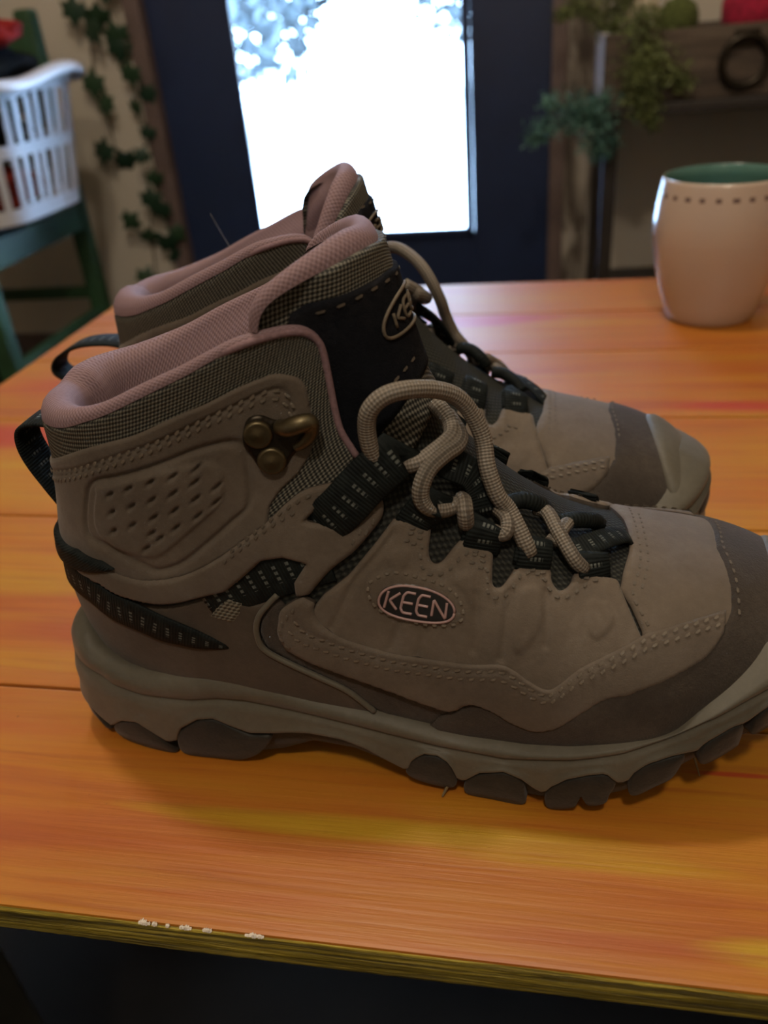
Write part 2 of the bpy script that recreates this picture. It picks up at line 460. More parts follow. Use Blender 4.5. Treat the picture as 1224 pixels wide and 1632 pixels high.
def sec(s):
    s = np.clip(np.asarray(s, float), 0, NS - 1 - 1e-9); i = s.astype(int); t = (s - i)[..., None]
    return (2*t**3-3*t**2+1)*SEC[i] + (t**3-2*t**2+t)*SLP[i] + (-2*t**3+3*t**2)*SEC[i+1] + (t**3-t**2)*SLP[i+1]
def surf(s, ph):
    s = np.asarray(s, float); ph = np.mod(np.asarray(ph, float), 2 * PI); q = sec(s); lat = ph <= PI
    f = np.where(lat, ph, 2 * PI - ph); p = np.clip((1 - np.cos(f)) / 2, 0, 1)
    p0, k, nn = q[..., 6], q[..., 7], q[..., 8]
    a = np.clip((p0 - p) / p0, 0, 1); b = np.clip((p - p0) / (1 - p0), 0, 1)
    g = np.where(p < p0, np.sqrt(np.maximum(1 - k * a * a, 0)), np.sqrt(np.maximum(1 - b ** nn, 0)))
    return np.stack([q[..., 0] + (q[..., 2] - q[..., 0]) * p, np.where(lat, -q[..., 4], q[..., 5]) * g, q[..., 1] + (q[..., 3] - q[..., 1]) * p], -1)
def nrm(s, ph):
    e = 1e-3; s = np.clip(s, .02, NS - 1.02); ph = np.mod(np.asarray(ph, float), 2 * PI)
    ph = np.where(ph <= PI, np.clip(ph, .01, PI), np.clip(ph, PI, 2 * PI - .01))
    n_ = np.cross(surf(s, ph + e) - surf(s, ph - e), surf(s + e, ph) - surf(s - e, ph))
    return n_ / np.maximum(np.linalg.norm(n_, axis=-1, keepdims=True), 1e-12)
def lift(s, ph, h): 
    return surf(s, ph) + nrm(s, ph) * np.asarray(h, float)[..., None]
def liftp(pts): 
    a = np.array(pts, float); return lift(a[:, 0], a[:, 1], a[:, 2])

def seg_dist(Q, P, closed):
    A = P; B = np.roll(P, -1, 0)
    if not closed: A, B = P[:-1], P[1:]
    out = np.full(len(Q), 1e9)
    for a, b in zip(A, B):
        d = b - a; t = np.clip(((Q - a) @ d) / (d @ d + 1e-18), 0, 1)
        out = np.minimum(out, np.hypot(*(Q - a - t[:, None] * d).T))
    return out
def inside(Q, P):
    r = np.zeros(len(Q), bool); j = len(P) - 1
    for i in range(len(P)):
        xi, yi = P[i]; xj, yj = P[j]
        if yi != yj:
            c_ = ((yi > Q[:, 1]) != (yj > Q[:, 1])) & (Q[:, 0] < (xj - xi) * (Q[:, 1] - yi) / (yj - yi) + xi)
            r ^= c_
        j = i
    return r

def flip(P):
    P = np.array(P, float); P[:, 1] = 2 * PI - P[:, 1]; return P

class Boot:
    """one boot; s = -1 mirrors it for the other foot"""
    def __init__(s, root, mirror, fine):
        s.root, s.mir, s.fine = root, mirror, fine
    def fix(s, V):
        V = np.array(V, float)
        if s.mir: V[:, 1] *= -1
        return V
    def put(s, name, V, F, mat, parent=None, uv=None, smooth=True, edge_from=None):
        if s.mir: F = [tuple(reversed(f)) for f in F]
        me = mesh(name, s.fix(V), F, mat, smooth, uv)
        if edge_from is not None:
            me.materials.append(M['cut_edge'])
            me.polygons.foreach_set('material_index', [0] * edge_from + [1] * (len(F) - edge_from))
        return put(name, me, parent or s.root)
    def panel(s, name, poly, h, t, mat, parent=None, side='L', round_=.0012, grooves=(), pads=(), dimples=(), spline=False, g=None, hfun=None, skirt=.0012, holes=()):
        poly = np.array(poly, float)
        tr = flip if side == 'M' else (lambda P: np.array(P, float))
        poly = tr(poly)
        c0 = poly.mean(0)
        ss = np.linspace(poly[:, 0].min(), poly[:, 0].max(), 14); pp = np.linspace(poly[:, 1].min(), poly[:, 1].max(), 14)
        G = surf(*np.meshgrid(ss, pp, indexing='ij'))
        k = np.array([np.linalg.norm(np.diff(G, axis=0), axis=-1).mean() / (ss[1] - ss[0]), np.linalg.norm(np.diff(G, axis=1), axis=-1).mean() / (pp[1] - pp[0])])
        g = g or (.0010 if s.fine and side != 'M' else .0020)
        P = poly * k
        if spline: P = smooth_path(P, 6, True)
        P = resample(P, g, True)
        lo, hi = P.min(0), P.max(0)
        X, Y = np.meshgrid(np.arange(lo[0], hi[0], g), np.arange(lo[1], hi[1], g * .87), indexing='ij')
        X = X + (np.arange(X.shape[1]) % 2) * g * .5
        Q = np.stack([X.ravel(), Y.ravel()], 1)
        Q = Q[inside(Q, P)]
        Q = Q[seg_dist(Q, P, True) > g * .55]
        n0 = len(P); cons = [(i, (i + 1) % n0) for i in range(n0)]; HP = []; base = [P]
        for hp in holes:
            Hp = resample(smooth_path(tr(hp) * k, 5, True), g, True); HP.append(Hp); off = sum(len(x) for x in base)
            cons += [(off + i, off + (i + 1) % len(Hp)) for i in range(len(Hp))]; base.append(Hp)
            Q = Q[seg_dist(Q, Hp, True) > g * .55]
        co = [Vector((float(a), float(b))) for a, b in np.vstack(base + [Q])]
        vs_, _, fs, *_ = delaunay_2d_cdt(co, cons, [], 1, 1e-9)
        U = np.array([(v[0], v[1]) for v in vs_]); fs = [tuple(f) for f in fs]
        d = seg_dist(U, P, True)
        for Hp in HP:
            d = np.minimum(d, seg_dist(U, Hp, True))
            cen = np.array([U[list(f)].mean(0) for f in fs]); keep = ~inside(cen, Hp)
            fs = [f for f, kk in zip(fs, keep) if kk]
        x = np.clip(d / round_, 0, 1)
        hh = h + t * (.30 + .70 * np.sqrt(1 - (1 - x) ** 2))
        for ln, dep, wid in grooves:
            gd = seg_dist(U, smooth_path(tr(ln) * k, 5), False); hh -= dep * np.exp(-(gd / wid) ** 2)
        for pl, amt, soft in pads:
            pk = smooth_path(tr(pl) * k, 5, True); dd = seg_dist(U, pk, True); ins = inside(U, pk)
            hh += amt * np.clip(.5 + np.where(ins, dd, -dd) / soft, 0, 1)
        for (cs, cp), dep, (rx, ry), ang in dimples:
            cc = tr([(cs, cp)])[0] * k; dv = U - cc; ca, sa = math.cos(ang), math.sin(ang)
            if side == 'M': sa = -sa
            e = ((dv[:, 0] * ca + dv[:, 1] * sa) / rx) ** 2 + ((-dv[:, 0] * sa + dv[:, 1] * ca) / ry) ** 2
            hh -= dep * np.exp(-e)
        S_, P_ = U[:, 0] / k[0], U[:, 1] / k[1]
        if hfun is not None: hh = hh + hfun(S_, P_)
        V = list(lift(S_, P_, hh))
        # boundary skirt down to the layer beneath
        edge = {}
        for f in fs:
            for i in range(3):
                a, b = f[i], f[(i + 1) % len(f)]
                edge[(a, b)] = 1
        bnd = [e for e in edge if (e[1], e[0]) not in edge]
        low = {}
        UV = list(U)
        F = [tuple(reversed(f)) for f in fs]
        for a, b in bnd:
            for q in (a, b):
                if q not in low:
                    low[q] = len(V); V.append(lift(S_[q], P_[q], np.array(hh[q] - t * .30 - skirt))); UV.append(U[q])
            F.append((a, b, low[b], low[a]))
        return s.put(name, V, F, mat, parent, UV, edge_from=len(fs) if mat in (M['nubuck'], M['nubuck_worn'], M['counter'], M['suede']) else None)
    def stitch(s, lines, h, parent, mat=None, ln=.0021, gap=.0013, r=.00042, side='L', name='stitching', slant=0):
        V, F = [], []
        for L in lines:
            L = np.array(L, float)
            if side == 'M': L = flip(L)
            L = smooth_path(L, 6)
            P = resample(L, ln + gap, False, lambda A: lift(A[:, 0], A[:, 1], np.zeros(len(A))))
            C = lift(P[:, 0], P[:, 1], h(P[:, 0], P[:, 1]) if callable(h) else np.full(len(P), h)); N_ = nrm(P[:, 0], P[:, 1])
            for i in range(len(C) - 1):
                d = C[i + 1] - C[i]; l = np.linalg.norm(d)
                if l < 1e-6: continue
                d /= l; w = np.cross(N_[i], d); e = d + w * slant; a = C[i]; b = a + e * ln
                k = len(V)
                V += [a, a + e * ln * .2 + w * r + N_[i] * r * .7, a + e * ln * .2 - w * r + N_[i] * r * .7, b - e * ln * .2 + w * r + N_[i] * r * .7, b - e * ln * .2 - w * r + N_[i] * r * .7, b]
                F += [(k, k + 2, k + 1), (k + 1, k + 2, k + 4, k + 3), (k + 3, k + 4, k + 5), (k, k + 1, k + 3, k + 5), (k, k + 5, k + 4, k + 2)]
        o_ = s.put(name, V, F, mat or M['thread'], parent, None, False)
        o_['kind'] = 'stuff'
        return o_
    def tube(s, name, pts, r, mat, parent=None, n=12, local=False, sub=8, flat=1.0):
        P = np.array(pts, float) if local else liftp(pts)
        P = smooth_path(P, sub); P = resample(P, .0012, False)
        V, F = tube_vf(P, r, n, True, flat)
        l = np.r_[0, np.cumsum(np.linalg.norm(np.diff(P, axis=0), axis=1))]
        uv = [(l[i], k / n) for i in range(len(P)) for k in range(n)]
        return s.put(name, V, F, mat, parent, uv)
    def ribbon(s, name, pts, width, thick, mat, parent=None, local=False, wdir=None):
        """flat webbing: pts are (s, phi, h) or local xyz; wdir fixes the width direction"""
        if local:
            P = resample(smooth_path(np.array(pts, float), 8), .0015)
            T = np.gradient(P, axis=0); T /= np.linalg.norm(T, axis=1)[:, None]
            W = np.tile(np.array(wdir, float), (len(P), 1))
        else:
            A = smooth_path(np.array(pts, float), 8); A = resample(A, .0015, False, lambda q: liftp(q))
            P = liftp(A); N_ = nrm(A[:, 0], A[:, 1])
            T = np.gradient(P, axis=0); T /= np.linalg.norm(T, axis=1)[:, None] + 1e-12
            W = np.cross(N_, T) if wdir is None else np.tile(np.array(wdir, float), (len(P), 1))
        W = W - T * (W * T).sum(1)[:, None]; W /= np.linalg.norm(W, axis=1)[:, None] + 1e-12
        B = np.cross(T, W)
        wd = np.full(len(P), width) if np.isscalar(width) else np.interp(np.linspace(0, 1, len(P)), np.linspace(0, 1, len(width)), width)
        prof = [(-.5, 0), (-.46, .5), (-.25, .62), (0, .66), (.25, .62), (.46, .5), (.5, 0), (.46, -.5), (0, -.6), (-.46, -.5)]
        m_ = len(prof); V, F, UV = [], [], []
        l = np.r_[0, np.cumsum(np.linalg.norm(np.diff(P, axis=0), axis=1))]
        for i in range(len(P)):
            for a, b in prof:
                V.append(P[i] + W[i] * a * wd[i] + B[i] * b * thick); UV.append((l[i], (a + .5) * .011))
        for i in range(len(P) - 1):
            for k in range(m_): F.append((i * m_ + k, i * m_ + (k + 1) % m_, (i + 1) * m_ + (k + 1) % m_, (i + 1) * m_ + k))
        F += [tuple(range(m_ - 1, -1, -1)), tuple((len(P) - 1) * m_ + k for k in range(m_))]
        return s.put(name, V, F, mat, parent, UV)
    def roll(s, name, path, rad, rise, depth, pad, mat, steps=9, inner=14, h0=0.0):
        """padded edge: rolls over the rim and runs down the inside. path (s, phi); rad, rise per point"""
        A = np.array(path, float); n0 = len(A)
        prm = np.linspace(0, 1, n0)
        Pm = smooth_path(np.column_stack([A, np.asarray(rad), np.asarray(rise)]), 6)
        Pm = resample(Pm, .0016 if s.fine else .0028, False, lambda q: lift(q[:, 0], q[:, 1], np.zeros(len(q))))
        S_, P_, R_, H_ = Pm.T
        C = lift(S_, P_, np.full(len(S_), h0)); N_ = nrm(S_, P_)
        T = np.gradient(C, axis=0); T /= np.linalg.norm(T, axis=1)[:, None] + 1e-12
        Up = np.cross(N_, T); Up /= np.linalg.norm(Up, axis=1)[:, None]
        if Up[len(Up) // 2][2] < 0: Up = -Up
        rows = []
        for k in range(steps + 1):
            al = PI * k / steps
            rows.append(C + Up * (H_ * math.sin(al))[:, None] - N_ * (R_ * (1 - math.cos(al)))[:, None])
        last = rows[-1]
        for k in range(1, inner + 1):
            t = k / inner
            w = pad * math.sin(PI * min(1, t * 2.2)) if t < .455 else 0
            s2 = np.maximum(S_ - depth * t, 11.0)
            rows.append(surf(s2, P_) - nrm(s2, P_) * (2 * R_ - h0 + w)[:, None])
        m_ = len(S_); V, F, UV = [], [], []
        lu = np.r_[0, np.cumsum(np.linalg.norm(np.diff(C, axis=0), axis=1))]
        lv = 0
        for r_i, R2 in enumerate(rows):
            if r_i: lv = lv + np.linalg.norm(R2 - rows[r_i - 1], axis=1).mean()
            for i in range(m_): V.append(R2[i]); UV.append((lu[i], lv))
        for r_i in range(len(rows) - 1):
            for i in range(m_ - 1):
                a = r_i * m_ + i; F.append((a, a + 1, a + m_ + 1, a + m_))
        # orient outward: first row faces along +Up/+N
        f = F[m_ // 2]; a, b, c2 = (np.array(V[f[0]]), np.array(V[f[1]]), np.array(V[f[3]]))
        if np.dot(np.cross(b - a, c2 - a), N_[m_ // 2]) < 0: F = [tuple(reversed(q)) for q in F]
        return s.put(name, V, F, mat, None, UV)

# ---- measured outlines on the last, as (section, angle) pairs
RIM = [(18.2, .0), (18.2, .22), (18.162, .462), (17.88, .875), (17.785, 1.096), (17.704, 1.263), (17.641, 1.465), (17.58, 1.61), (17.508, 1.747), (17.479, 1.845), (17.394, 2.006), (17.115, 2.16), (16.801, 2.267), (16.354, 2.351), (15.626, 2.408), (14.593, 2.404), (13.637, 2.376), (12.962, 2.336), (12.436, 2.313), (12.15, 2.297)]
ANKLE_TOP = [(17.40, .0), (17.401, .441), (17.366, .935), (17.218, 1.213), (17.009, 1.416), (16.898, 1.565), (16.748, 1.704), (16.605, 1.8), (16.405, 1.961), (16.163, 2.08), (15.951, 2.156), (15.406, 2.25), (14.928, 2.283), (14.372, 2.277), (13.822, 2.258), (13.313, 2.204), (13.116, 2.112), (13.101, 2.063), (13.154, 1.982), (13.084, 1.907)]
ANKLE_BOT = [(15.6, .0), (15.45, .384), (15.2, .842), (14.8, 1.036), (14.25, 1.202), (13.75, 1.343), (13.4, 1.462), (13.15, 1.593), (12.95, 1.731), (12.80, 1.839)]
STRAP_TOP = [(15.687, .42), (15.391, .842), (14.953, 1.031), (14.374, 1.197), (13.836, 1.337), (13.473, 1.455), (13.212, 1.585), (13.018, 1.724), (12.864, 1.832), (12.8, 1.947), (12.687, 2.033), (12.423, 2.098), (12.152, 2.15), (11.95, 2.13)]
STRAP_END = [(11.8, 2.12), (11.697, 2.165), (11.311, 2.192), (11.159, 2.16), (11.091, 2.091), (11.142, 1.965), (11.203, 1.866), (11.313, 1.773), (11.378, 1.694), (11.422, 1.556)]
STRAP_BOT = [(11.55, 1.52), (11.70, 1.60), (11.72, 1.72), (12.13, 1.712), (12.40, 1.665), (12.46, 1.56), (12.54, 1.45), (12.663, 1.421), (13.15, 1.304), (13.441, 1.236), (13.969, 1.132), (14.64, .972), (15.413, .673), (15.565, .50)]
SLOT = [(12.223, 1.932), (11.853, 1.945), (11.524, 1.995), (11.46, 2.091), (11.956, 2.088)]
PIPING = [(11.799, 1.50), (11.824, 1.435), (11.824, 1.335), (11.703, 1.213), (11.488, 1.087), (11.104, .984), (10.74, .893), (10.388, .78), (10.031, .46)]
HSTRAP = [(15.85, .0), (15.725, .409), (15.428, .627), (14.842, .899), (14.244, 1.044), (13.787, 1.179), (13.227, 1.245), (12.589, 1.194), (12.242, 1.153), (11.984, 1.101), (11.88, 1.048), (12.199, 1.007), (12.545, .964), (12.882, .978), (13.603, .953), (14.194, .84), (14.807, .597), (15.1, .409), (15.15, .0)]
Q_LEFT = [(10.899, 2.124), (10.97, 1.962), (11.09, 1.723), (11.247, 1.575)]
Q_BOT = [(11.293, 1.529), (11.246, 1.466), (11.073, 1.394), (10.774, 1.331), (10.442, 1.315), (9.999, 1.321), (9.359, 1.413), (8.98, 1.509), (8.788, 1.5), (8.596, 1.446), (8.387, 1.416), (8.245, 1.506), (8.029, 1.69), (7.68, 1.852), (7.33, 1.991), (7.011, 2.121)]
V_BOT = [(6.462, 2.222), (5.465, 2.381)]
Q_TOP = [(7.402, 2.486), (7.471, 2.56), (7.797, 2.54), (8.102, 2.525), (8.19, 2.468), (8.232, 2.382), (8.32, 2.31), (8.41, 2.283), (8.511, 2.329), (8.573, 2.42), (8.953, 2.35), (9.019, 2.313), (9.131, 2.13), (9.198, 2.074), (9.289, 2.081), (9.37, 2.27), (9.4, 2.30), (9.741, 2.278), (9.869, 2.214), (9.982, 2.046), (10.094, 2.005), (10.207, 2.054), (10.299, 2.183), (10.35, 2.201), (10.698, 2.177)]
M_LEFT = [(11.275, 1.138), (11.469, 1.25), (11.559, 1.342), (11.626, 1.431), (11.513, 1.527)]
M_BOT = [(10.932, 1.055), (10.476, .991), (10.039, .932), (9.631, .864), (9.329, .85), (9.175, 1.011), (8.94, .996), (8.718, .894), (8.443, .840), (8.212, .957), (7.974, 1.196), (7.655, 1.425), (7.302, 1.512), (7.139, 1.576), (6.568, 1.741), (5.98, 1.907), (5.60, 2.140)]
CAP = [(5.402, 2.359), (5.335, 2.608), (5.351, 2.852), (5.44, PI)]
HEX_OUT = [(16.405, 1.01), (16.539, 1.037), (16.578, 1.105), (16.408, 1.235), (15.997, 1.514), (15.613, 1.761), (15.002, 1.93), (14.069, 1.915), (13.538, 1.855), (13.559, 1.743), (13.618, 1.61), (13.721, 1.474), (14.008, 1.363), (14.465, 1.281), (15.165, 1.131), (15.681, .962), (16.405, 1.01)]
HEX_IN = [(16.266, 1.103), (16.398, 1.142), (15.847, 1.512), (15.298, 1.749), (14.887, 1.813), (14.514, 1.808), (14.182, 1.763), (14.197, 1.605), (14.262, 1.432), (14.407, 1.362), (14.577, 1.314), (15.576, 1.073)]
DIMPLES = [(16.093, 1.211), (15.948, 1.336), (15.764, 1.467), (15.541, 1.593), (15.313, 1.714), (15.729, 1.207), (15.579, 1.341), (15.408, 1.461), (15.201, 1.577), (15.06, 1.69), (14.574, 1.778), (15.38, 1.198), (15.228, 1.326), (15.052, 1.451), (14.847, 1.561), (14.71, 1.673), (14.279, 1.752), (14.795, 1.416), (14.501, 1.541), (14.344, 1.655), (14.574, 1.445), (14.608, 1.362)]
BAND_ST = [(17.15, .35), (17.116, .707), (16.927, 1.127), (16.75, 1.35), (16.51, 1.55), (16.27, 1.758), (16.022, 1.922), (15.741, 2.083), (15.461, 2.16), (15.021, 2.194), (14.587, 2.191)]
RING = [(10.79, 1.738), (10.7, 1.801), (10.52, 1.864), (10.25, 1.889), (9.89, 1.914), (9.66, 1.889), (9.52, 1.788), (9.57, 1.7), (9.84, 1.624), (10.16, 1.599), (10.47, 1.599), (10.7, 1.662)]
Q_GROOVES = [[(8.98, 1.56), (9.02, 1.864), (9.07, 2.085)], [(9.3, 1.549), (9.39, 1.813), (9.46, 1.95)], [(8.57, 2.22), (8.53, 2.09), (8.48, 1.80)], [(9.84, 1.347), (9.89, 1.574)], [(10.16, 1.36), (10.2, 1.561)], [(10.80, 2.05), (10.86, 1.9), (10.97, 1.7), (10.93, 1.385)]]
Q_PADS = [[(10.7, 1.901), (10.7, 1.952), (10.57, 2.002), (10.47, 1.989), (10.43, 1.914), (10.52, 1.864)], [(9.76, 1.96), (9.68, 2.045), (9.57, 2.058), (9.45, 1.95), (9.44, 1.86), (9.58, 1.93)], [(8.93, 2.108), (8.8, 2.19), (8.66, 2.19), (8.60, 1.927), (8.80, 1.66), (8.92, 1.838)], [(7.98, 2.26), (7.8, 2.31), (7.64, 2.28), (7.55, 2.16), (7.8, 1.99), (7.94, 2.065)]]
TONGUE_TOP = [(17.374, 2.114), (17.697, 2.147), (17.882, 2.214), (17.879, 2.361), (17.738, 2.562), (17.544, 2.831), (17.30, PI)]
mir = lambda L: [(a, 2 * PI - b) for a, b in reversed(L)]
soft = lambda L: [tuple(p) for p in smooth_path(L, 4)]
ANKLE_TOP, ANKLE_BOT, STRAP_TOP, STRAP_END, Q_BOT, Q_TOP, M_BOT, M_LEFT = map(soft, (ANKLE_TOP, ANKLE_BOT, STRAP_TOP, STRAP_END, Q_BOT, Q_TOP, M_BOT, M_LEFT))

# ---- sole outline in plan, boot heading +x, outer side -y
LAT = [(-.0040, 0), (-.0025, .015), (.004, .025), (.015, .0315), (.035, .0362), (.06, .038), (.09, .039), (.12, .0415), (.15, .045), (.18, .0485), (.205, .0488), (.225, .0452), (.243, .0366), (.257, .0257), (.2665, .0145), (.2718, .003)]
MED = [(.2735, .010), (.271, .024), (.263, .037), (.25, .0470), (.23, .0525), (.205, .0525), (.18, .049), (.15, .042), (.12, .037), (.09, .035), (.06, .0365), (.035, .0355), (.015, .031), (.004, .025), (-.0025, .015)]
PLAN = smooth_path([(x, -y) for x, y in LAT] + [(x, y) for x, y in MED], 24, True)
_l = np.r_[0, np.cumsum(np.hypot(*np.diff(np.vstack([PLAN, PLAN[:1]]), axis=0).T))]
PLEN = _l[-1]; A_TOE = _l[int(np.argmax(PLAN[:, 0]))]
def plan(a):
    a = np.mod(a, PLEN); C_ = np.vstack([PLAN, PLAN[:1]])
    P = np.stack([np.interp(a, _l, C_[:, 0]), np.interp(a, _l, C_[:, 1])], -1)
    e = .002; q = lambda b: np.stack([np.interp(np.mod(b, PLEN), _l, C_[:, 0]), np.interp(np.mod(b, PLEN), _l, C_[:, 1])], -1)
    t = q(a + e) - q(a - e); t /= np.linalg.norm(t, axis=-1, keepdims=True)
    return P, np.stack([t[..., 1], -t[..., 0]], -1)
def lat_a(a):       # arc position folded onto the outer side: 0 heel .. 1 toe expressed in outer arc length
    a = np.mod(a, PLEN); return np.where(a <= A_TOE, a, (PLEN - a) * A_TOE / (PLEN - A_TOE))
T_ = lambda pts: (lambda a: np.interp(lat_a(a), [p[0] for p in pts], [p[1] for p in pts]))
LIP = T_([(0, .049), (.02, .049), (.03, .0475), (.0375, .0440), (.0441, .0418), (.0523, .0398), (.0621, .0392), (.0743, .0402), (.0865, .042), (.0988, .042), (.1119, .0395), (.1249, .0362), (.138, .0341), (.1478, .0328), (.1633, .0302), (.1772, .0287), (.196, .029), (.2115, .0314), (.227, .0356), (.2425, .0411), (.2539, .0480), (.2686, .0550), (.2768, .0590), (.295, .0620), (.328, .0630)])
GRV = T_([(0, .040), (.0425, .0345), (.048, .032), (.060, .0305), (.079, .0308), (.090, .0326), (.100, .0326), (.125, .0295), (.138, .0277), (.1511, .0258), (.1682, .0239), (.1902, .0233), (.2115, .0268), (.227, .0312), (.2392, .0366), (.2507, .0425), (.2645, .0480), (.28, .0530), (.328, .0560)])
SCAL = T_([(0, .0185), (.0318, .0161), (.0408, .0104), (.0474, .0161), (.0555, .0179), (.0604, .0140), (.0661, .0094), (.0700, .0112), (.0727, .0179), (.0808, .0236), (.0874, .0250), (.0939, .0221), (.1004, .0197), (.1086, .0205), (.1151, .0217), (.1225, .0225), (.1347, .0217), (.1437, .0187), (.1494, .0150), (.1568, .0107), (.1592, .0173), (.1633, .0209), (.1682, .0212), (.1723, .0185), (.1747, .0104), (.1772, .0110), (.1821, .0164), (.1902, .0191), (.196, .017), (.2, .0131), (.2033, .0113), (.2049, .0149), (.2098, .0197), (.2164, .0227), (.2221, .0242), (.2254, .0206), (.2286, .0212), (.2303, .0248), (.2343, .0287), (.2409, .0314), (.2458, .0323), (.2490, .0325), (.2515, .0356), (.2596, .0402), (.2640, .0405), (.2686, .0440), (.2743, .0470), (.279, .0462), (.284, .0490), (.295, .0510), (.300, .0480), (.305, .0505), (.315, .0520), (.328, .0515)])
BOT = T_([(0, .004), (.03, .002), (.06, .0012), (.095, .0012), (.110, .007), (.122, .0135), (.137, .0125), (.152, .0065), (.167, .0022), (.187, .0014), (.202, .0014), (.215, .0045), (.232, .0120), (.241, .0165), (.25, .0215), (.26, .0260), (.274, .0310), (.295, .0345), (.328, .0360)])
LUGS = [[(.0408, .0095), (.0474, .0152), (.0555, .0170), (.0604, .0130), (.0645, .0070), (.0661, .0005), (.0547, .0), (.0410, .002)],
        [(.0690, .0070), (.0720, .0155), (.0808, .0227), (.0874, .0242), (.0939, .0212), (.1004, .0182), (.108, .0180), (.102, .0080), (.093, .0012), (.0841, .0002), (.0700, .0)],
        [(.1585, .0160), (.1633, .0200), (.1682, .0203), (.1723, .0173), (.1739, .0088), (.1715, .0030), (.1610, .0040), (.1560, .0088)],
        [(.1772, .0101), (.1821, .0152), (.1902, .0182), (.196, .0158), (.1970, .0085), (.1962, .0), (.1855, .0), (.1764, .0008)],
        [(.2033, .0065), (.2049, .0138), (.2098, .0188), (.2164, .0220), (.2221, .0232), (.2254, .0200), (.2240, .0140), (.2228, .0090), (.2175, .0070), (.2165, .0115), (.2138, .0110), (.2128, .0040), (.2050, .0002)],
        [(.2294, .0180), (.2303, .0239), (.2343, .0278), (.2409, .0305), (.2458, .0312), (.2448, .0245), (.2425, .0200), (.2380, .0175), (.2325, .0135), (.2300, .0140)],
        [(.2505, .0300), (.2525, .0350), (.2596, .0392), (.2640, .0392), (.2645, .0320), (.2630, .0285), (.2530, .0240)],
        [(.2680, .0385), (.2700, .0430), (.2745, .0458), (.2780, .0450), (.2790, .0380), (.2780, .0340), (.2690, .0320)],
        [(.2830, .0425), (.2860, .0470), (.2930, .0495), (.2985, .0475), (.2995, .0400), (.2980, .0365), (.2840, .0355)],
        [(.3040, .0440), (.3070, .0490), (.3160, .0508), (.3240, .0495), (.3250, .0410), (.3235, .0375), (.3050, .0370)],
        [(.0020, .0110), (.0060, .0160), (.0190, .0170), (.0300, .0150), (.0340, .0090), (.0335, .0030), (.0050, .0030)]]
DZ = ([-.01, 0, .008, .018, .03, .045, .06], [-.006, -.0035, -.001, 0, -.0006, -.0030, -.0085])
DZT = ([-.01, 0, .008, .018, .03, .045, .06, .07], [-.012, -.010, -.0085, -.0060, -.0020, .0005, -.0005, -.0070])
def wall(a, z, d=0.):
    P, N2 = plan(a); tw = np.clip((lat_a(a) - .228) / .05, 0, 1)
    q = P + N2 * (np.interp(z, *DZ) * (1 - tw) + np.interp(z, *DZT) * tw + d)[..., None]
    return np.concatenate([q, np.asarray(z, float)[..., None]], -1)

def local_map(c, left, right):
    """millimetre frame on the last at c: returns f(u, v) -> (s, phi), u along left>right"""
    J = np.stack([(surf(c[0] + 1e-3, c[1]) - surf(c[0] - 1e-3, c[1])) / 2e-3, (surf(c[0], c[1] + 1e-3) - surf(c[0], c[1] - 1e-3)) / 2e-3], 1)
    n_ = nrm(np.array(c[0]), np.array(c[1])); ex = surf(*right) - surf(*left); ex -= n_ * ex.dot(n_); W = np.linalg.norm(ex); ex /= W
    ey = np.cross(n_, ex); iv = np.linalg.pinv(J)
    return (lambda u, v: tuple(np.array(c) + iv @ (ex * u + ey * v))), W
GLYPH = {'K': [[(-1, 1), (-1, -1)], [(1, 1), (-.35, .08), (-.35, -.08), (1, -1)]],
         'E': [[(1, 1), (-.55, 1), (-1, .6), (-1, -.6), (-.55, -1), (1, -1)], [(-1, 0), (.85, 0)]],
         'N': [[(-1, -1), (-1, 1), (1, -1), (1, 1)]]}
def letter_lines(a, b):
    """the word in four stroked capitals inside a lens a x b (half sizes)"""
    out = []
    for ch, u0, hw, hh in (('K', -.60, .15, .40), ('E', -.21, .145, .50), ('E', .17, .145, .50), ('N', .57, .16, .40)):
        out.append((ch, [[(a * (u0 + hw * x), b * hh * y) for x, y in st] for st in GLYPH[ch]]))
    return out
def lens(a, b, n_=44, k=2.3):
    return [(a * math.copysign(abs(math.cos(t)) ** .85, math.cos(t)), b * math.copysign(abs(math.sin(t)) ** (2 / k), math.sin(t))) for t in np.linspace(0, 2 * PI, n_, endpoint=False)]

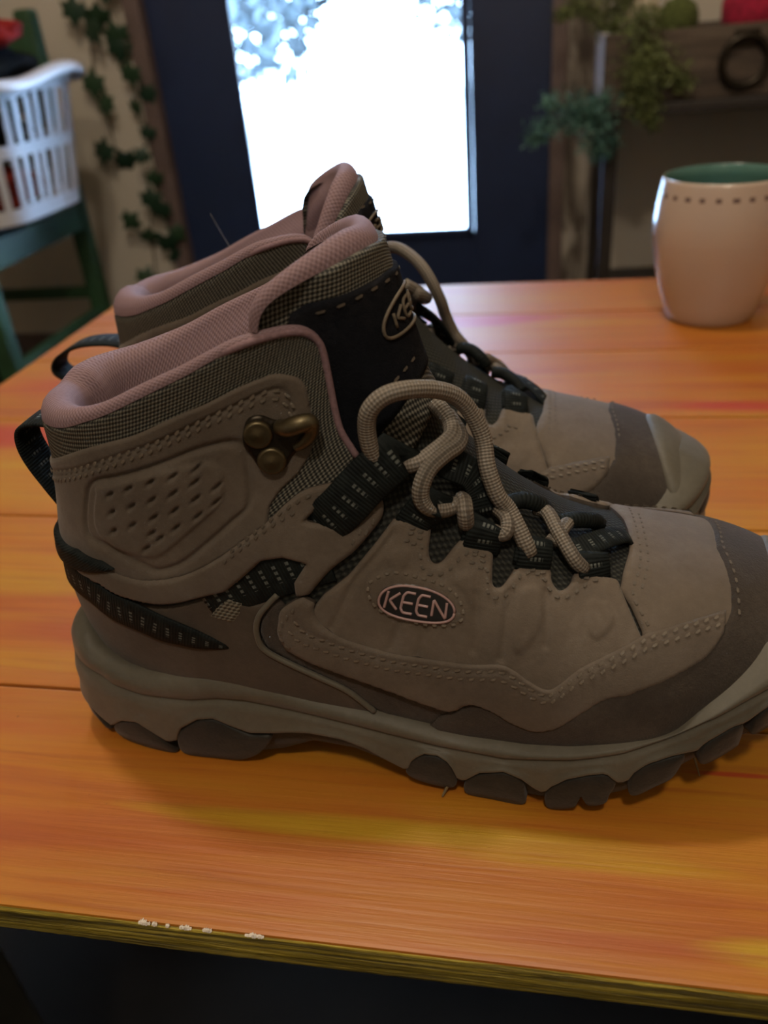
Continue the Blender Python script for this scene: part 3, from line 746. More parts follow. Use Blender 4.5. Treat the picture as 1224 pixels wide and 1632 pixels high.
def build_boot(root, mirror, fine):
    B = Boot(root, mirror, fine); sides = ('L', 'M')
    R_ = lambda L, sd: flip(L) if sd == 'M' else np.array(L, float)
    # --- inner sock: dark knit under all the leather
    ns, npz = (120, 150) if fine else (70, 90)
    ring = np.array(RIM + [(12.15, PI)] + mir(RIM) + [(1.0, 2 * PI), (1.0, 0)])
    gs, gp = np.linspace(.3, 18.1, ns), np.linspace(.0005, 2 * PI - .0005, npz)
    S_, P_ = np.meshgrid(gs, gp, indexing='ij'); V = lift(S_, P_, np.full(S_.shape, -.0003)).reshape(-1, 3)
    cen = np.stack([(S_[:-1, :-1] + S_[1:, 1:]) / 2, (P_[:-1, :-1] + P_[1:, 1:]) / 2], -1).reshape(-1, 2); ok = inside(cen, ring).reshape(ns - 1, npz - 1)
    F = [(i * npz + j, i * npz + j + 1, (i + 1) * npz + j + 1, (i + 1) * npz + j) for i in range(ns - 1) for j in range(npz - 1) if ok[i, j]]
    B.put('bootie', V, F, M['bootie'], uv=np.stack([S_.ravel() * .012, P_.ravel() * .035], 1))
    # --- midsole wall
    na = 420 if fine else 220
    a = np.linspace(0, PLEN, na, endpoint=False); lip, grv, sca, bot = LIP(a), GRV(a), SCAL(a), BOT(a)
    dl = np.where(a > A_TOE, T_([(0, 0), (.225, 0), (.2425, -.003), (.2539, -.0075), (.2686, -.0095), (.2768, -.0095), (.295, -.006), (.318, 0)])(a), 0)
    lip, grv, sca = lip + dl, grv + dl * .85, sca + dl * .7
    toe = np.clip((lat_a(a) - .25) / .05, 0, 1)
    rows = [wall(a, lip - .004 + .0095 * toe, -.011 - .016 * toe), wall(a, lip + .0035 * toe, -.0055 - .0060 * toe), wall(a, lip - .0002 + .0005 * toe, -.0025 - .0015 * toe), wall(a, lip - .0018, -.0004 - .001 * toe), wall(a, lip * .55 + grv * .45, .0004), wall(a, grv + .0012, .0002), wall(a, grv + .0003, -.0010), wall(a, grv - .0005, -.0009), wall(a, grv - .0014, .0),
            wall(a, grv * .62 + sca * .38, .0005), wall(a, grv * .3 + sca * .7, .0003), wall(a, sca + .0014, .0011), wall(a, sca + .0003, .0011), wall(a, sca - .0006, .0002), wall(a, sca - .0008, -.0035)]
    V = np.concatenate(rows); F = []
    for r in range(len(rows) - 1):
        for i in range(na): F.append((r * na + i, (r + 1) * na + i, (r + 1) * na + (i + 1) % na, r * na + (i + 1) % na))
    B.put('midsole', V, F, M['rubber'])
    # --- recessed outsole: side wall and bottom
    rows = [wall(a, sca + .001, -.0022), wall(a, sca * .5 + bot * .5, -.0026), wall(a, bot + .001, -.0034), wall(a, bot, -.0048)]
    P0, N0 = plan(a)
    for d_ in (.012, .024, .034):
        q = P0 - N0 * d_; q[:, 1] = np.where(np.sign(q[:, 1]) == np.sign(P0[:, 1]), q[:, 1], 0); rows.append(np.column_stack([q, bot]))
    V = np.concatenate(rows); F = []
    for r in range(len(rows) - 1):
        for i in range(na): F.append((r * na + i, (r + 1) * na + i, (r + 1) * na + (i + 1) % na, r * na + (i + 1) % na))
    B.put('outsole', V, F, M['lug'])
    # --- lugs round the edge
    for sd in sides:
        for L in LUGS:
            Q = smooth_path(L, 4, True)
            if sd == 'M': Q = np.column_stack([PLEN - Q[:, 0] * (PLEN - A_TOE) / A_TOE, Q[:, 1]])[::-1]
            c_ = Q.mean(0); rows = []
            for dd, sh in ((-.013, 1.), (-.0004, 1.), (.0004, .975), (.0008, .92), (.0009, .40)):
                q = c_ + (Q - c_) * sh; rows.append(wall(q[:, 0], np.maximum(q[:, 1], 0.0), dd))
            m_ = len(Q); V = np.vstack(rows + [wall(np.array([c_[0]]), np.array([c_[1]]), .0009)]); F = []
            for r in range(len(rows) - 1):
                for i in range(m_): F.append((r * m_ + i, r * m_ + (i + 1) % m_, (r + 1) * m_ + (i + 1) % m_, (r + 1) * m_ + i))
            k = (len(rows) - 1) * m_
            for i in range(m_): F.append((k + i, k + (i + 1) % m_, len(V) - 1))
            cx = np.cross(V[1] - V[0], V[m_] - V[0]); _, nn = plan(np.array([c_[0]]))
            f0 = F[2 * m_]; w_ = np.cross(V[f0[1]] - V[f0[0]], V[f0[2]] - V[f0[0]])
            fk = F[k]; w_ = np.cross(V[k + 1] - V[k], V[-1] - V[k])
            if w_[:2] @ nn[0] < 0: F = [tuple(reversed(f)) for f in F]
            B.put('lug', V, F, M['lug'])
    # --- uppers
    for sd in sides:
        ko = dict(side=sd)
        band = RIM[:-1] + [(12.15, 2.297), (11.9, 2.1), (12.3, 1.88), (12.9, 1.80), (13.5, 1.9), (14.5, 2.15), (15.3, 2.1), (15.9, 1.95), (16.25, 1.7), (16.5, 1.4), (16.75, 1.1), (17.0, .6), (17.1, .3), (17.1, .0)]
        B.panel('collar_band', band, .0, .0011, M['mesh'], **ko)
        ank = B.panel('ankle_panel', ANKLE_TOP + ANKLE_BOT[::-1], .0006, .0014, M['nubuck'], grooves=[(BAND_ST, .0007, .0009)] + ([(HEX_OUT, .0011, .0011)] if sd == 'L' else []),
                      pads=[(HEX_IN, .0009, .0016)] if sd == 'L' else [], dimples=[((p[0], p[1]), .0019, (.0015, .0007), 1.66) for p in DIMPLES] if sd == 'L' and fine else [], g=.0008 if fine and sd == 'L' else .002, **ko)
        B.stitch([BAND_ST, [(s_ - .16, p - .02) for s_, p in BAND_ST]], .0021, ank, slant=.35, **ko)
        st = B.panel('ankle_strap', STRAP_TOP + STRAP_END + STRAP_BOT, .0012, .0018, M['counter'] if 0 else M['nubuck'], round_=.0016, holes=[SLOT], **ko)
        B.stitch([[(13.05, 1.66), (12.9, 1.80), (12.72, 1.93), (12.5, 2.03), (12.2, 2.08)], [(13.0, 1.60), (12.85, 1.73), (12.68, 1.86), (12.45, 1.96)]], .0031, st, M['thread_dark'], slant=.3, **ko)
        B.stitch([[(11.55, 2.12), (11.30, 2.13), (11.2, 2.06), (11.24, 1.95)], [(11.40, 2.06), (11.31, 2.0), (11.33, 1.88)]], .0031, st, M['thread_dark'], slant=.3, **ko)
        cp = [(11.799, 1.50)] + PIPING[1:] + [(10.0, .06), (11.5, .03), (13.0, .03), (14.5, .0), (15.5, .0)] + [(15.3, .62), (14.6, .93), (13.95, 1.09), (13.42, 1.20), (13.13, 1.27), (12.70, 1.385), (12.52, 1.425), (12.2, 1.405), (11.95, 1.415), (11.84, 1.47)]
        B.panel('heel_counter', cp, .0, .0012, M['counter'], **ko)
        B.ribbon('inner_webbing', [(a3, R_([(a3, b3)], sd)[0][1], .0006) for a3, b3 in [(12.75, 1.36), (12.3, 1.53), (11.9, 1.66), (11.5, 1.78)]], .017, .0010, M['webbing'])
        B.panel('reflective_patch', [(12.482, 1.335), (12.422, 1.411), (12.172, 1.406), (12.077, 1.331), (12.067, 1.256), (12.455, 1.263)], .0009, .0005, M['reflect'], **ko)
        B.tube('piping', [(*p, .0012) for p in R_(PIPING, sd)], .0010, M['rubber'], sub=5, n=8)
        B.ribbon('heel_webbing', [(a3, R_([(a3, b3)], sd)[0][1], c3) for a3, b3, c3 in [(15.45, .02, .0012), (15.42, .25, .0014), (15.25, .52, .0016), (14.75, .82, .0018), (14.1, .985, .0018), (13.45, 1.095, .0018), (12.8, 1.105, .0018), (12.3, 1.08, .0016), (11.88, 1.048, .0004)]], [.0125, .0125, .0125, .0128, .0130, .0132, .0120, .0085, .0020], .0012, M['webbing'])
        B.panel('ankle_webbing', [(16.05, 0), (15.95, .4), (15.5, .84), (15.02, 1.06), (14.72, 1.13), (14.85, 1.02), (15.3, .70), (15.6, .42), (15.65, 0)], .0026, .0014, M['webbing'], **ko)
        # quarter with its scalloped lace tabs
        up = (lambda L: [(p[0], 2.0 + (p[1] - 2.0) * 1.42 if p[1] > 2.0 else p[1]) for p in L]) if mirror and sd == 'M' else (lambda L: L)
        qp = up(Q_LEFT) + [(p[0], p[1] - .13) for p in Q_BOT] + up(Q_TOP)
        qt = B.panel('quarter_panel', qp, .0006, .0016, M['nubuck_worn'], round_=.0014, grooves=[(g_, .0007, .0011) for g_ in Q_GROOVES], pads=[(p, .0006, .0016) for p in Q_PADS] + ([(RING, .0007, .0014)] if sd == 'L' else []), g=.0008 if fine and sd == 'L' else .002, **ko)
        inset = lambda L, ds, dp: [(p[0] + ds, p[1] + dp) for p in L]
        B.stitch([[(7.80, 2.485), (8.10, 2.47)], [(8.0, 2.43), (8.2, 2.31), (8.33, 2.235), (8.42, 2.215), (8.54, 2.25), (8.66, 2.33), (8.95, 2.27), (9.08, 2.07), (9.2, 2.00), (9.32, 2.01), (9.42, 2.18), (9.72, 2.20), (9.9, 2.0), (10.1, 1.935), (10.27, 1.99), (10.38, 2.12), (10.68, 2.10)],
                  [(9.47, 2.235), (9.68, 2.23)], [(8.62, 2.365), (8.92, 2.31)], [(10.40, 2.155), (10.66, 2.14)], [(9.45, 2.15), (9.70, 2.15)], [(10.42, 2.07), (10.64, 2.06)]], .0024, qt, M['thread_dark'], slant=.3, ln=.0019, **ko)
        # vamp-side guard: light panel, double stitched
        mp = [(11.474, 1.536)] + Q_BOT[1:] + V_BOT[:1] + [(5.50, 2.37), (5.58, 2.20)] + M_BOT[::-1] + M_LEFT[:-1]
        L1 = [(p[0] + .0, p[1] - .05) for p in [(11.40, 1.44), (11.2, 1.37)] + Q_BOT[12:] + V_BOT[:1] + [(5.62, 2.345)]]
        mg = B.panel('side_guard', mp, .0018, .0016, M['nubuck'], round_=.0016, grooves=[(L1, .0006, .0007)], g=.0009 if fine and sd == 'L' else .002, **ko)
        B.stitch([L1, [(p[0] - .01, p[1] - .075) for p in L1]], .0036, mg, slant=.3, **ko)
        B.stitch([[(11.50, 1.47), (11.53, 1.36), (11.42, 1.24), (11.2, 1.16)]], .0036, mg, M['thread_dark'], slant=.3, **ko)
        # dark foxing under the guard
        B.panel('foxing', [(11.8, 1.48), (11.78, 1.33), (11.66, 1.21), (11.45, 1.085), (11.07, .98), (10.70, .885), (10.35, .77), (10.0, .46), (9.7, .06), (7.5, .05), (6.0, .4), (6.0, 2.1), (7.0, 1.75), (8.0, 1.35), (8.4, 1.05), (9.3, 1.0), (10.5, 1.15), (11.3, 1.25), (11.62, 1.44)], .0, .0008, M['suede'], **ko)
    # vamp and toe pieces run over both sides
    vm = [(7.05, 1.93), (7.06, 2.13), (7.223, 2.335), (7.404, 2.471), (7.327, 2.656), (7.18, 2.90), (7.139, 3.088), (7.139, PI)]
    vb = [(5.05, PI), (5.0, 2.6), (5.2, 2.25), (6.2, 1.98)]
    vamp = B.panel('vamp', vm + mir(vm[:-1]) + [(p[0], 2 * PI - p[1]) for p in vb[::-1][:-1]] + vb, .0003, .0016, M['nubuck_worn'], side='W', round_=.0016)
    B.stitch([[(7.04, PI + .55), (7.0, 3.098), (7.0, 2.87), (7.08, 2.66), (7.22, 2.46), (7.06, 2.28), (6.93, 2.15)], [(6.88, PI + .4), (6.86, 3.05), (6.87, 2.83), (6.96, 2.64), (7.08, 2.47)]], .0019, vamp, M['thread_dark'])
    cl = [(9.515, .02), (9.425, .644), (9.291, .853), (9.118, 1.058), (8.94, 1.08), (8.718, 1.0), (8.443, .95), (8.213, 1.06), (7.976, 1.30), (7.657, 1.52), (7.304, 1.61), (7.143, 1.67), (6.568, 1.84), (5.98, 2.00), (5.62, 2.17)] + CAP
    cap = B.panel('toe_cap', cl + mir(cl[:-1]) + [(6.0, 2 * PI - .02), (1.2, 2 * PI - .3), (.6, PI), (1.2, .3), (6.0, .02)], .0010, .0018, M['suede'], side='W', round_=.0016)
    B.stitch([[(5.28, 2.30), (5.22, 2.60), (5.23, 2.85), (5.31, PI), (5.23, 2 * PI - 2.85), (5.22, 2 * PI - 2.60)]], .0030, cap, M['thread_dark'])
    bl = [(3.0, .3), (3.5, 1.5), (3.8, 2.2), (4.03, 2.7), (4.15, 3.0), (4.19, PI)]
    B.panel('toe_bumper', bl + mir(bl[:-1]) + [(.5, 2 * PI - .4), (.12, PI), (.5, .4)], .0022, .0022, M['rubber'], side='W', round_=.003, hfun=lambda S__, P__: .0030 * np.clip((2.3 - np.minimum(P__, 2 * PI - P__)) / 1.0, 0, 1))
    # --- padded collar
    rl = [.0076, .0076, .0068, .0046, .0032, .0026, .0024, .0022, .0020, .0019, .0017, .0016, .0016, .0015, .0014, .0012, .0012, .0012, .0011, .0011]
    rr = [.0088, .0085, .0076, .0052, .0036, .0030, .0028, .0026, .0024, .0022, .0019, .0016, .0015, .0013, .0012, .0010, .0010, .0010, .0010, .0010]
    K = 17
    path = [p for p in RIM[:K][::-1]] + [(a_, -b_) for a_, b_ in RIM[1:K]]
    B.roll('collar_lining', path, rl[:K][::-1] + [v * 1.25 for v in rl[1:K]], rr[:K][::-1] + [v * 1.3 for v in rr[1:K]], 5.2, .0045, M['lining'], h0=.0009)
    for sd in sides:
        B.tube('collar_binding', [(*p, -.0012 if i6 < 1 else .0008) for i6, p in enumerate(R_(RIM[9:], sd))], .0011, M['bind'], n=8, sub=4)
    # --- tongue
    tl_ = [(11.2, 2.3), (12.3, 2.22), (14.0, 2.14), (16.0, 2.10)] + TONGUE_TOP
    # on the rear boot the inner wing of the tongue is pushed down behind the flap
    TTM = TONGUE_TOP if not mirror else [(14.6, 2.14), (14.9, 2.22), (15.2, 2.34), (15.7, 2.48), (16.4, 2.66), (17.0, 2.88), (17.30, PI)]
    tlm = tl_ if not mirror else [(11.2, 2.3), (12.3, 2.22), (13.6, 2.15)] + TTM
    hf = lambda S__, P__: -.0036 + .0052 * (lambda t: t * t * (3 - 2 * t))(np.clip((.86 - np.abs(P__ - PI)) / .34, 0, 1))
    B.panel('tongue', tl_ + mir(tlm[:-1]), .0, .0008, M['mesh'], side='W', hfun=hf, skirt=.004)
    tp = [(12.0, 2.30), (14.0, 2.22), (16.0, 2.22), (16.82, 2.28), (17.1, 2.30), (17.12, 2.40), (16.73, 2.606), (16.30, 2.833), (16.05, PI)]
    tpm = tp if not mirror else [(12.0, 2.30), (14.0, 2.34), (14.8, 2.44), (15.5, 2.66), (15.9, 2.9), (16.05, PI)]
    tpatch = B.panel('tongue_patch', tp + mir(tpm[:-1]), .0007, .0012, M['black_suede'], side='W', hfun=hf)
    h1 = lambda s_, p_: float(.0020 + hf(np.array(s_), np.array(p_)))
    B.roll('tongue_lining', TONGUE_TOP + [(a_, 2 * PI - b_) for a_, b_ in TTM[::-1][1:]], [.0018, .0022, .0026, .0030, .0036, .0042, .0044, .0042, .0036, .0030, .0026, .0022, .0018],
           [.0020, .0026, .0032, .0040, .0050, .0058, .0060, .0058, .0050, .0040, .0032, .0026, .0020], 4.5, .003, M['lining'], h0=.0004)
    B.stitch([[(16.75, 2.42), (16.45, 2.60), (16.10, 2.80), (15.85, 3.0), (15.80, PI), (15.85, 2 * PI - 3.0), (16.10, 2 * PI - 2.8)]], lambda a5, b5: hf(a5, b5) + .0021, tpatch, M['thread_dark'], ln=.0030, gap=.0022)
    B.stitch([[(12.75, 2.62), (12.7, 2.8), (12.68, 3.0)]], lambda a5, b5: hf(a5, b5) + .0021, tpatch, M['thread_dark'], ln=.0026, gap=.0012)
    fm, _ = local_map((14.35, PI), (14.35, PI - .1), (14.35, PI + .1))
    a_, b_ = .0125, .0055
    mp3 = lambda L: [(*fm(u, v), .0039) for u, v in L]
    em = B.tube('embroidered_border', mp3(lens(a_, b_) + lens(a_, b_)[:1]), .00055, M['thread_tan'], tpatch, n=6, sub=2)
    for ch, sts in letter_lines(a_ * .92, b_ * .95):
        for stq in sts: B.tube('embroidered_letter', mp3(stq if len(stq) > 2 else stq), .00050, M['thread_tan'], em, n=6, sub=4)
    # --- badge on the outer side
    fm2, Wd = local_map((10.097, 1.723), (10.605, 1.674), (9.609, 1.779)); a2, b2 = Wd * .5, .0062
    badge = B.panel('badge', [fm2(u, v) for u, v in lens(a2, b2)], .0024, .0008, M['badge_black'], g=.0009, round_=.0008)
    lift2 = lambda L, h: [(*fm2(u, v), h) for u, v in L]
    B.tube('badge_rim', lift2(lens(a2 * .93, b2 * .86) + lens(a2 * .93, b2 * .86)[:1], .0033), .00042, M['badge_pink'], badge, n=6, sub=2)
    for ch, sts in letter_lines(a2 * 1.0, b2 * 1.06):
        for stq in sts:
            pts = lift2(stq, .0033); pts = np.array(pts); P = resample(liftp(resample(pts, .0005, False, liftp)), .0004)
            if mirror: pass
            V, F = tube_vf(P, .00046, 6); B.put('badge_letter', V, F, M['badge_pink'], badge)
    B.stitch([RING + RING[:1]], .0030, qt if 0 else badge, M['thread'], ln=.0017, gap=.0011)
    # --- lace hook
    for sd in sides:
        pl = [(15.234, 1.955), (15.45, 1.99), (15.28, 2.05), (14.796, 2.115), (14.395, 2.193), (14.15, 2.262), (13.85, 2.268), (13.566, 2.24), (13.53, 2.189), (13.60, 2.119), (13.52, 2.063), (13.69, 2.012), (14.064, 1.978), (14.493, 1.965), (14.899, 1.945)]
        hk = B.panel('lace_hook', pl, .0020, .0010, M['brass_dark'], side=sd, round_=.0008, spline=True, g=.0008 if fine else .0016)
        for c_ in ((14.905, 2.02), (14.011, 2.038)):
            q = R_([c_], sd)[0]; C = lift(q[0], q[1], .0028); N_ = nrm(q[0], q[1]); t1 = np.cross(N_, [0, 0, 1]); t1 /= np.linalg.norm(t1); t2 = np.cross(N_, t1)
            V, F = [], []; nr = 20
            prof = [(.0042, 0), (.0042, .0009), (.0038, .0014), (.0034, .0015), (.0030, .0014), (.0016, .0019), (.0001, .0021)]
            for r, z in prof:
                for k in range(nr): V.append(C + N_ * z + r * (math.cos(2 * PI * k / nr) * t1 + math.sin(2 * PI * k / nr) * t2))
            for i in range(len(prof) - 1):
                for k in range(nr): F.append((i * nr + k, i * nr + (k + 1) % nr, (i + 1) * nr + (k + 1) % nr, (i + 1) * nr + k))
            if np.dot(np.cross(V[1] - V[0], V[nr] - V[0]), C - surf(q[0], 0) * 0 - np.array([C[0], 0, C[2]])) < 0: F = [tuple(reversed(f)) for f in F]
            B.put('rivet', V, F, M['brass'], hk)
        hp = [(14.62, 2.118, .0030), (14.50, 2.150, .0055), (14.36, 2.205, .0068), (14.16, 2.245, .0066), (13.93, 2.248, .0062), (13.74, 2.225, .0056), (13.69, 2.187, .0044), (13.72, 2.150, .0028)]
        P = smooth_path(liftp([(x_, R_([(x_, y_)], sd)[0][1], z_) for x_, y_, z_ in hp]), 6)
        rad = np.interp(np.linspace(0, 1, len(P)), [0, .2, .45, .7, 1], [.0022, .0028, .0026, .0020, .0014])
        V, F = tube_vf(P, rad, 12); B.put('hook', V, F, M['brass'], hk)
    # --- webbing loops
    for sd in sides:
        q = lambda L: [(a3, R_([(a3, 2.0 + (b3 - 2.0) * 1.42 if mirror and sd == 'M' and b3 > 2 else b3)], sd)[0][1], c3) for a3, b3, c3 in L]
        B.ribbon('webbing_loop', q([(12.05, 1.88, -.0030), (11.90, 1.945, .0016), (11.80, 2.06, .0042), (11.74, 2.22, .0058), (11.62, 2.40, .0084), (11.56, 2.44, .0072), (11.58, 2.40, .0052), (11.70, 2.22, .0030)]), .0145, .0012, M['webbing'])
        B.ribbon('webbing_loop', q([(10.60, 2.12, .0006), (10.58, 2.24, .0036), (10.50, 2.33, .0080), (10.45, 2.345, .0068), (10.48, 2.30, .0045), (10.52, 2.2, .0015)]), .0105, .0012, M['webbing'])
        B.ribbon('webbing_loop', q([(9.55, 2.23, .0002), (9.57, 2.30, .0030), (9.60, 2.38, .0052), (9.60, 2.44, .0048), (9.61, 2.40, .0030), (9.60, 2.28, .0010)]), .0115, .0011, M['webbing'])
        q0 = q
        if sd == 'M' and not mirror: q = lambda L: q0([(a3, 2.31 + (b3 - 2.31) * .45, min(c3, .0034)) for a3, b3, c3 in L])
        B.ribbon('webbing_loop', q([(8.80, 2.31, .0002), (8.82, 2.38, .0030), (8.86, 2.48, .0050), (8.88, 2.55, .0046), (8.87, 2.50, .0028), (8.85, 2.36, .0010)]), .0110, .0011, M['webbing'])
        B.ribbon('webbing_loop', q([(7.82, 2.50, .0002), (7.88, 2.56, .0030), (7.95, 2.63, .0048), (7.98, 2.69, .0044), (7.97, 2.65, .0028), (7.90, 2.55, .0010)]), .0110, .0011, M['webbing'])
    B.ribbon('webbing_loop', [(8.40, 2.60, .0020), (8.15, 2.70, .0040), (7.85, 2.82, .0046), (7.55, 2.95, .0036), (7.30, 3.05, .0022), (7.05, 3.10, -.0006)], .0075, .0012, M['webbing'])
    B.ribbon('webbing_loop', [(10.75, 2.60, .0050), (10.50, 2.62, .0055), (10.15, 2.66, .0058), (9.85, 2.62, .0045), (9.66, 2.52, .0030)], .0105, .0012, M['webbing'])
    B.tube('cord_sleeve', [(9.36, 2.72, .0024), (9.22, 2.79, .0044), (9.05, 2.83, .0050), (8.85, 2.87, .0044), (8.70, 2.86, .0030)], .0027, M['webbing'], n=10)
    B.tube('cord_sleeve', [(8.50, 2.88, .0024), (8.32, 2.94, .0042), (8.12, 3.0, .0046), (7.90, 3.07, .0038), (7.75, 3.12, .0022)], .0027, M['webbing'], n=10)
    # --- laces
    B.tube('lace', [(11.75, 2.30, .003), (11.85, 2.35, .0055), (12.2, 2.38, .0075), (12.65, 2.43, .0095), (13.06, 2.481, .012), (13.15, 2.556, .014), (12.83, 2.644, .015), (12.2, 2.758, .015), (11.47, 2.846, .015), (10.84, 2.871, .014), (10.34, 2.833, .012), (10.02, 2.72, .010), (9.66, 2.632, .0075), (9.43, 2.619, .006), (9.21, 2.543, .0055), (9.02, 2.468, .0045), (8.90, 2.43, .0030)], .0026, M['lace'], n=14)
    B.tube('lace', [(11.45, 2.36, .0025), (11.29, 2.405, .004), (11.06, 2.481, .006), (10.93, 2.581, .007), (10.84, 2.682, .0085), (10.82, 2.75, .0085), (10.95, 2.82, .0075), (11.15, 2.86, .006), (11.40, 2.90, .004)], .0026, M['lace'], n=14)
    B.tube('lace', [(11.0, 2.90, .005), (10.84, 2.83, .0075), (10.68, 2.775, .009), (10.66, 2.70, .0095), (10.79, 2.594, .0095), (10.88, 2.481, .009), (10.84, 2.38, .0085), (10.72, 2.32, .0072), (10.55, 2.300, .0062), (10.34, 2.329, .0055), (10.16, 2.405, .0045), (10.0, 2.50, .003)], .0026, M['lace'], n=14)
    B.tube('lace', [(9.52, 2.60, .0035), (9.40, 2.555, .0055), (9.33, 2.481, .0055), (9.36, 2.43, .0042), (9.46, 2.43, .0030), (9.55, 2.40, .0020)], .0023, M['lace'], n=12)
    B.tube('lace', [(8.92, 2.86, .0025), (8.8, 2.821, .0052), (8.62, 2.695, .0060), (8.39, 2.581, .0058), (8.22, 2.54, .0045), (8.05, 2.55, .0025)], .0023, M['lace'], n=12)
    B.tube('lace', [(8.36, 2.92, .0025), (8.43, 2.858, .0042), (8.53, 2.732, .0042), (8.62, 2.62, .003)], .0022, M['lace'], n=12)
    B.tube('lace', [(10.10, 2.475, .004), (10.07, 2.455, .0062), (10.02, 2.405, .0074), (9.93, 2.365, .0058), (9.88, 2.35, .004)], .0025, M['lace'], n=12)
    # --- pull tab at the heel
    tab = [(.0150, 0, .1235), (.006, 0, .1245), (-.0005, 0, .1225), (-.0025, 0, .1165), (-.0012, 0, .1090), (.0030, 0, .0990), (.0068, 0, .0910), (.0085, 0, .0860)]
    if mirror: tab = [(.0125, 0, .1120), (.003, 0, .1140), (-.012, 0, .1130), (-.024, 0, .1075), (-.0275, 0, .1010), (-.021, 0, .0965), (-.006, 0, .0960), (.0090, 0, .0920)]
    B.ribbon('pull_tab', tab, .0150, .0014, M['webbing'], local=True, wdir=(0, 1, 0))
    B.ribbon('heel_tape', [(.0080, 0, .0900), (.0045, 0, .0840), (.0020, 0, .0760), (.0006, 0, .0660), (.0010, 0, .0560), (.0020, 0, .0480)], .0125, .0012, M['webbing'], local=True, wdir=(0, 1, 0))
    return B

near = thing('hiking_boot', 'taupe nubuck hiking boot in front, with pink collar and oval lettered badge', 'boot', (-.172, .231, 0), 0, 'pair of hiking boots')
build_boot(near, False, True)
far = thing('hiking_boot', 'blurred taupe hiking boot standing behind the sharp lettered one', 'boot', (-.199, .3395, 0), 0, 'pair of hiking boots')
build_boot(far, True, False)

# small straws caught under the sole, one loose hair
M['straw'] = plain('dry_straw', (.16, .12, .06), .8, .25, 300, .3, .0003)
M['hair'] = plain('pale_hair', (.5, .5, .52), .5, .05, 100, .02)
def curve_thing(name, pts, r, mat, label, cat):
    P = smooth_path(pts, 6); V, F = tube_vf(P, np.linspace(r, r * .35, len(P)), 6)
    return tag(put(name, mesh(name, V, F, mat)), label, cat)
curve_thing('straw', [(-.0260, .1905, .007), (-.0275, .1885, .004), (-.0292, .1866, .0008)], .0009, M['straw'], 'short dry straw poking out beneath the middle of the front sole', 'straw')
curve_thing('straw', [(.0545, .2080, .0105), (.0560, .2065, .0060), (.0578, .2040, .0008)], .0006, M['straw'], 'thin dark grass stalk leaning under the toe of the front boot', 'straw')
curve_thing('loose_hair', [(-.1385, .375, .1355), (-.1455, .375, .1500), (-.1504, .375, .1615)], .00012, M['hair'], 'single pale hair sticking up from the rear boot collar', 'hair')

# =================================================================== mug
n = Nodes('mug_glaze'); o = n.sep(n.coord('UV')); 
fu = n.math('FRACT', n.math('MULTIPLY', o[0], 26)); 
row = n.math('MULTIPLY', n.math('GREATER_THAN', o[1], .0985), n.math('LESS_THAN', o[1], .1018))
du = n.math('MULTIPLY', n.math('GREATER_THAN', fu, .30), n.math('LESS_THAN', fu, n.math('ADD', .52, n.math('MULTIPLY', n.noise(n.coord(scale=(40, 40, 1)), 1.0, 1), .35))))
c = n.mix(n.math('MULTIPLY', n.math('MULTIPLY', row, du), .85), (.46, .37, .30), (.07, .04, .045))
M['mug'] = n.done(c, .22, None, Specular_IOR_Level=.5, Coat_Weight=.4, Coat_Roughness=.06)
M['mug_in'] = plain('teal_glaze', (.085, .185, .155), .15, .08, 40, .02)
mug = thing('mug', 'cream mug with teal inside and dashes below the rim, on the far table corner', 'mug', (.1413, .7015, 0))
prof = [(0, .002), (.030, .002), (.031, 0), (.0345, 0), (.0365, .003), (.0400, .012), (.0450, .028), (.0495, .046), (.0525, .064), (.0530, .078), (.0518, .092), (.0500, .103), (.0490, .109), (.0484, .1112), (.0476, .1115)]
V, F, UV = lathe_vf([(r * .955, z) for r, z in prof], 64)
put('body', mesh('body', V, F, M['mug'], True, UV), mug)
prof = [(.0476, .1115), (.0468, .1108), (.0474, .102), (.0490, .090), (.0500, .078), (.0495, .062), (.0465, .045), (.040, .022), (.030, .008), (0, .006)]
V, F, UV = lathe_vf([(r * .955, z) for r, z in prof], 64); put('inside_glaze', mesh('inside_glaze', V, F, M['mug_in'], True), mug)
hp = smooth_path([(.049, .006, .090), (.062, .008, .094), (.077, .010, .086), (.082, .011, .066), (.076, .010, .044), (.060, .008, .031), (.044, .006, .030)], 6)
V, F = tube_vf(hp, .0058, 12, True, 1.35); put('handle', mesh('handle', V, F, M['mug']), mug)

# =================================================================== green chair with the laundry basket
M['green'] = plain('forest_green_paint', (.018, .062, .022), .6, .25, 14, .2, .001)
M['seat'] = plain('dark_seat_board', (.012, .014, .014), .8, .2, 14, .2, .001, Specular_IOR_Level=.15)
CH = (-1.197, 1.55, FLOOR)
chair = thing('chair', 'green painted ladder-back wooden chair against the beige wall under the basket', 'chair', CH, .03)
sx = .185
def leg(x, y, z0, z1, lean=0, r=.021):
    P = [(x, y, z0), (x, y, .40), (x, y + lean * .5, (z1 + .40) / 2 + .0), (x, y + lean, z1)] if lean else [(x, y, z0), (x, y, z1)]
    mb = MB()
    for (a, b) in zip(P[:-1], P[1:]):
        mb.box((min(a[0], b[0]) - r, min(a[1], b[1]) - r * .9, a[2]), (max(a[0], b[0]) + r, max(a[1], b[1]) + r * .9, b[2]), .006)
    return mb
for x in (-sx, sx):
    MB().box((x - .02, .185, 0), (x + .02, .222, .815), .010).build('rear_post', M['green'], chair)
    MB().box((x - .02, -.222, 0), (x + .02, -.185, .447), .008).build('leg', M['green'], chair)
    MB().box((x - .014, -.19, .392), (x + .014, .19, .445), .004).build('seat_rail', M['green'], chair)
    MB().box((x - .011, -.19, .185), (x + .011, .19, .218), .005).build('side_stretcher', M['green'], chair)
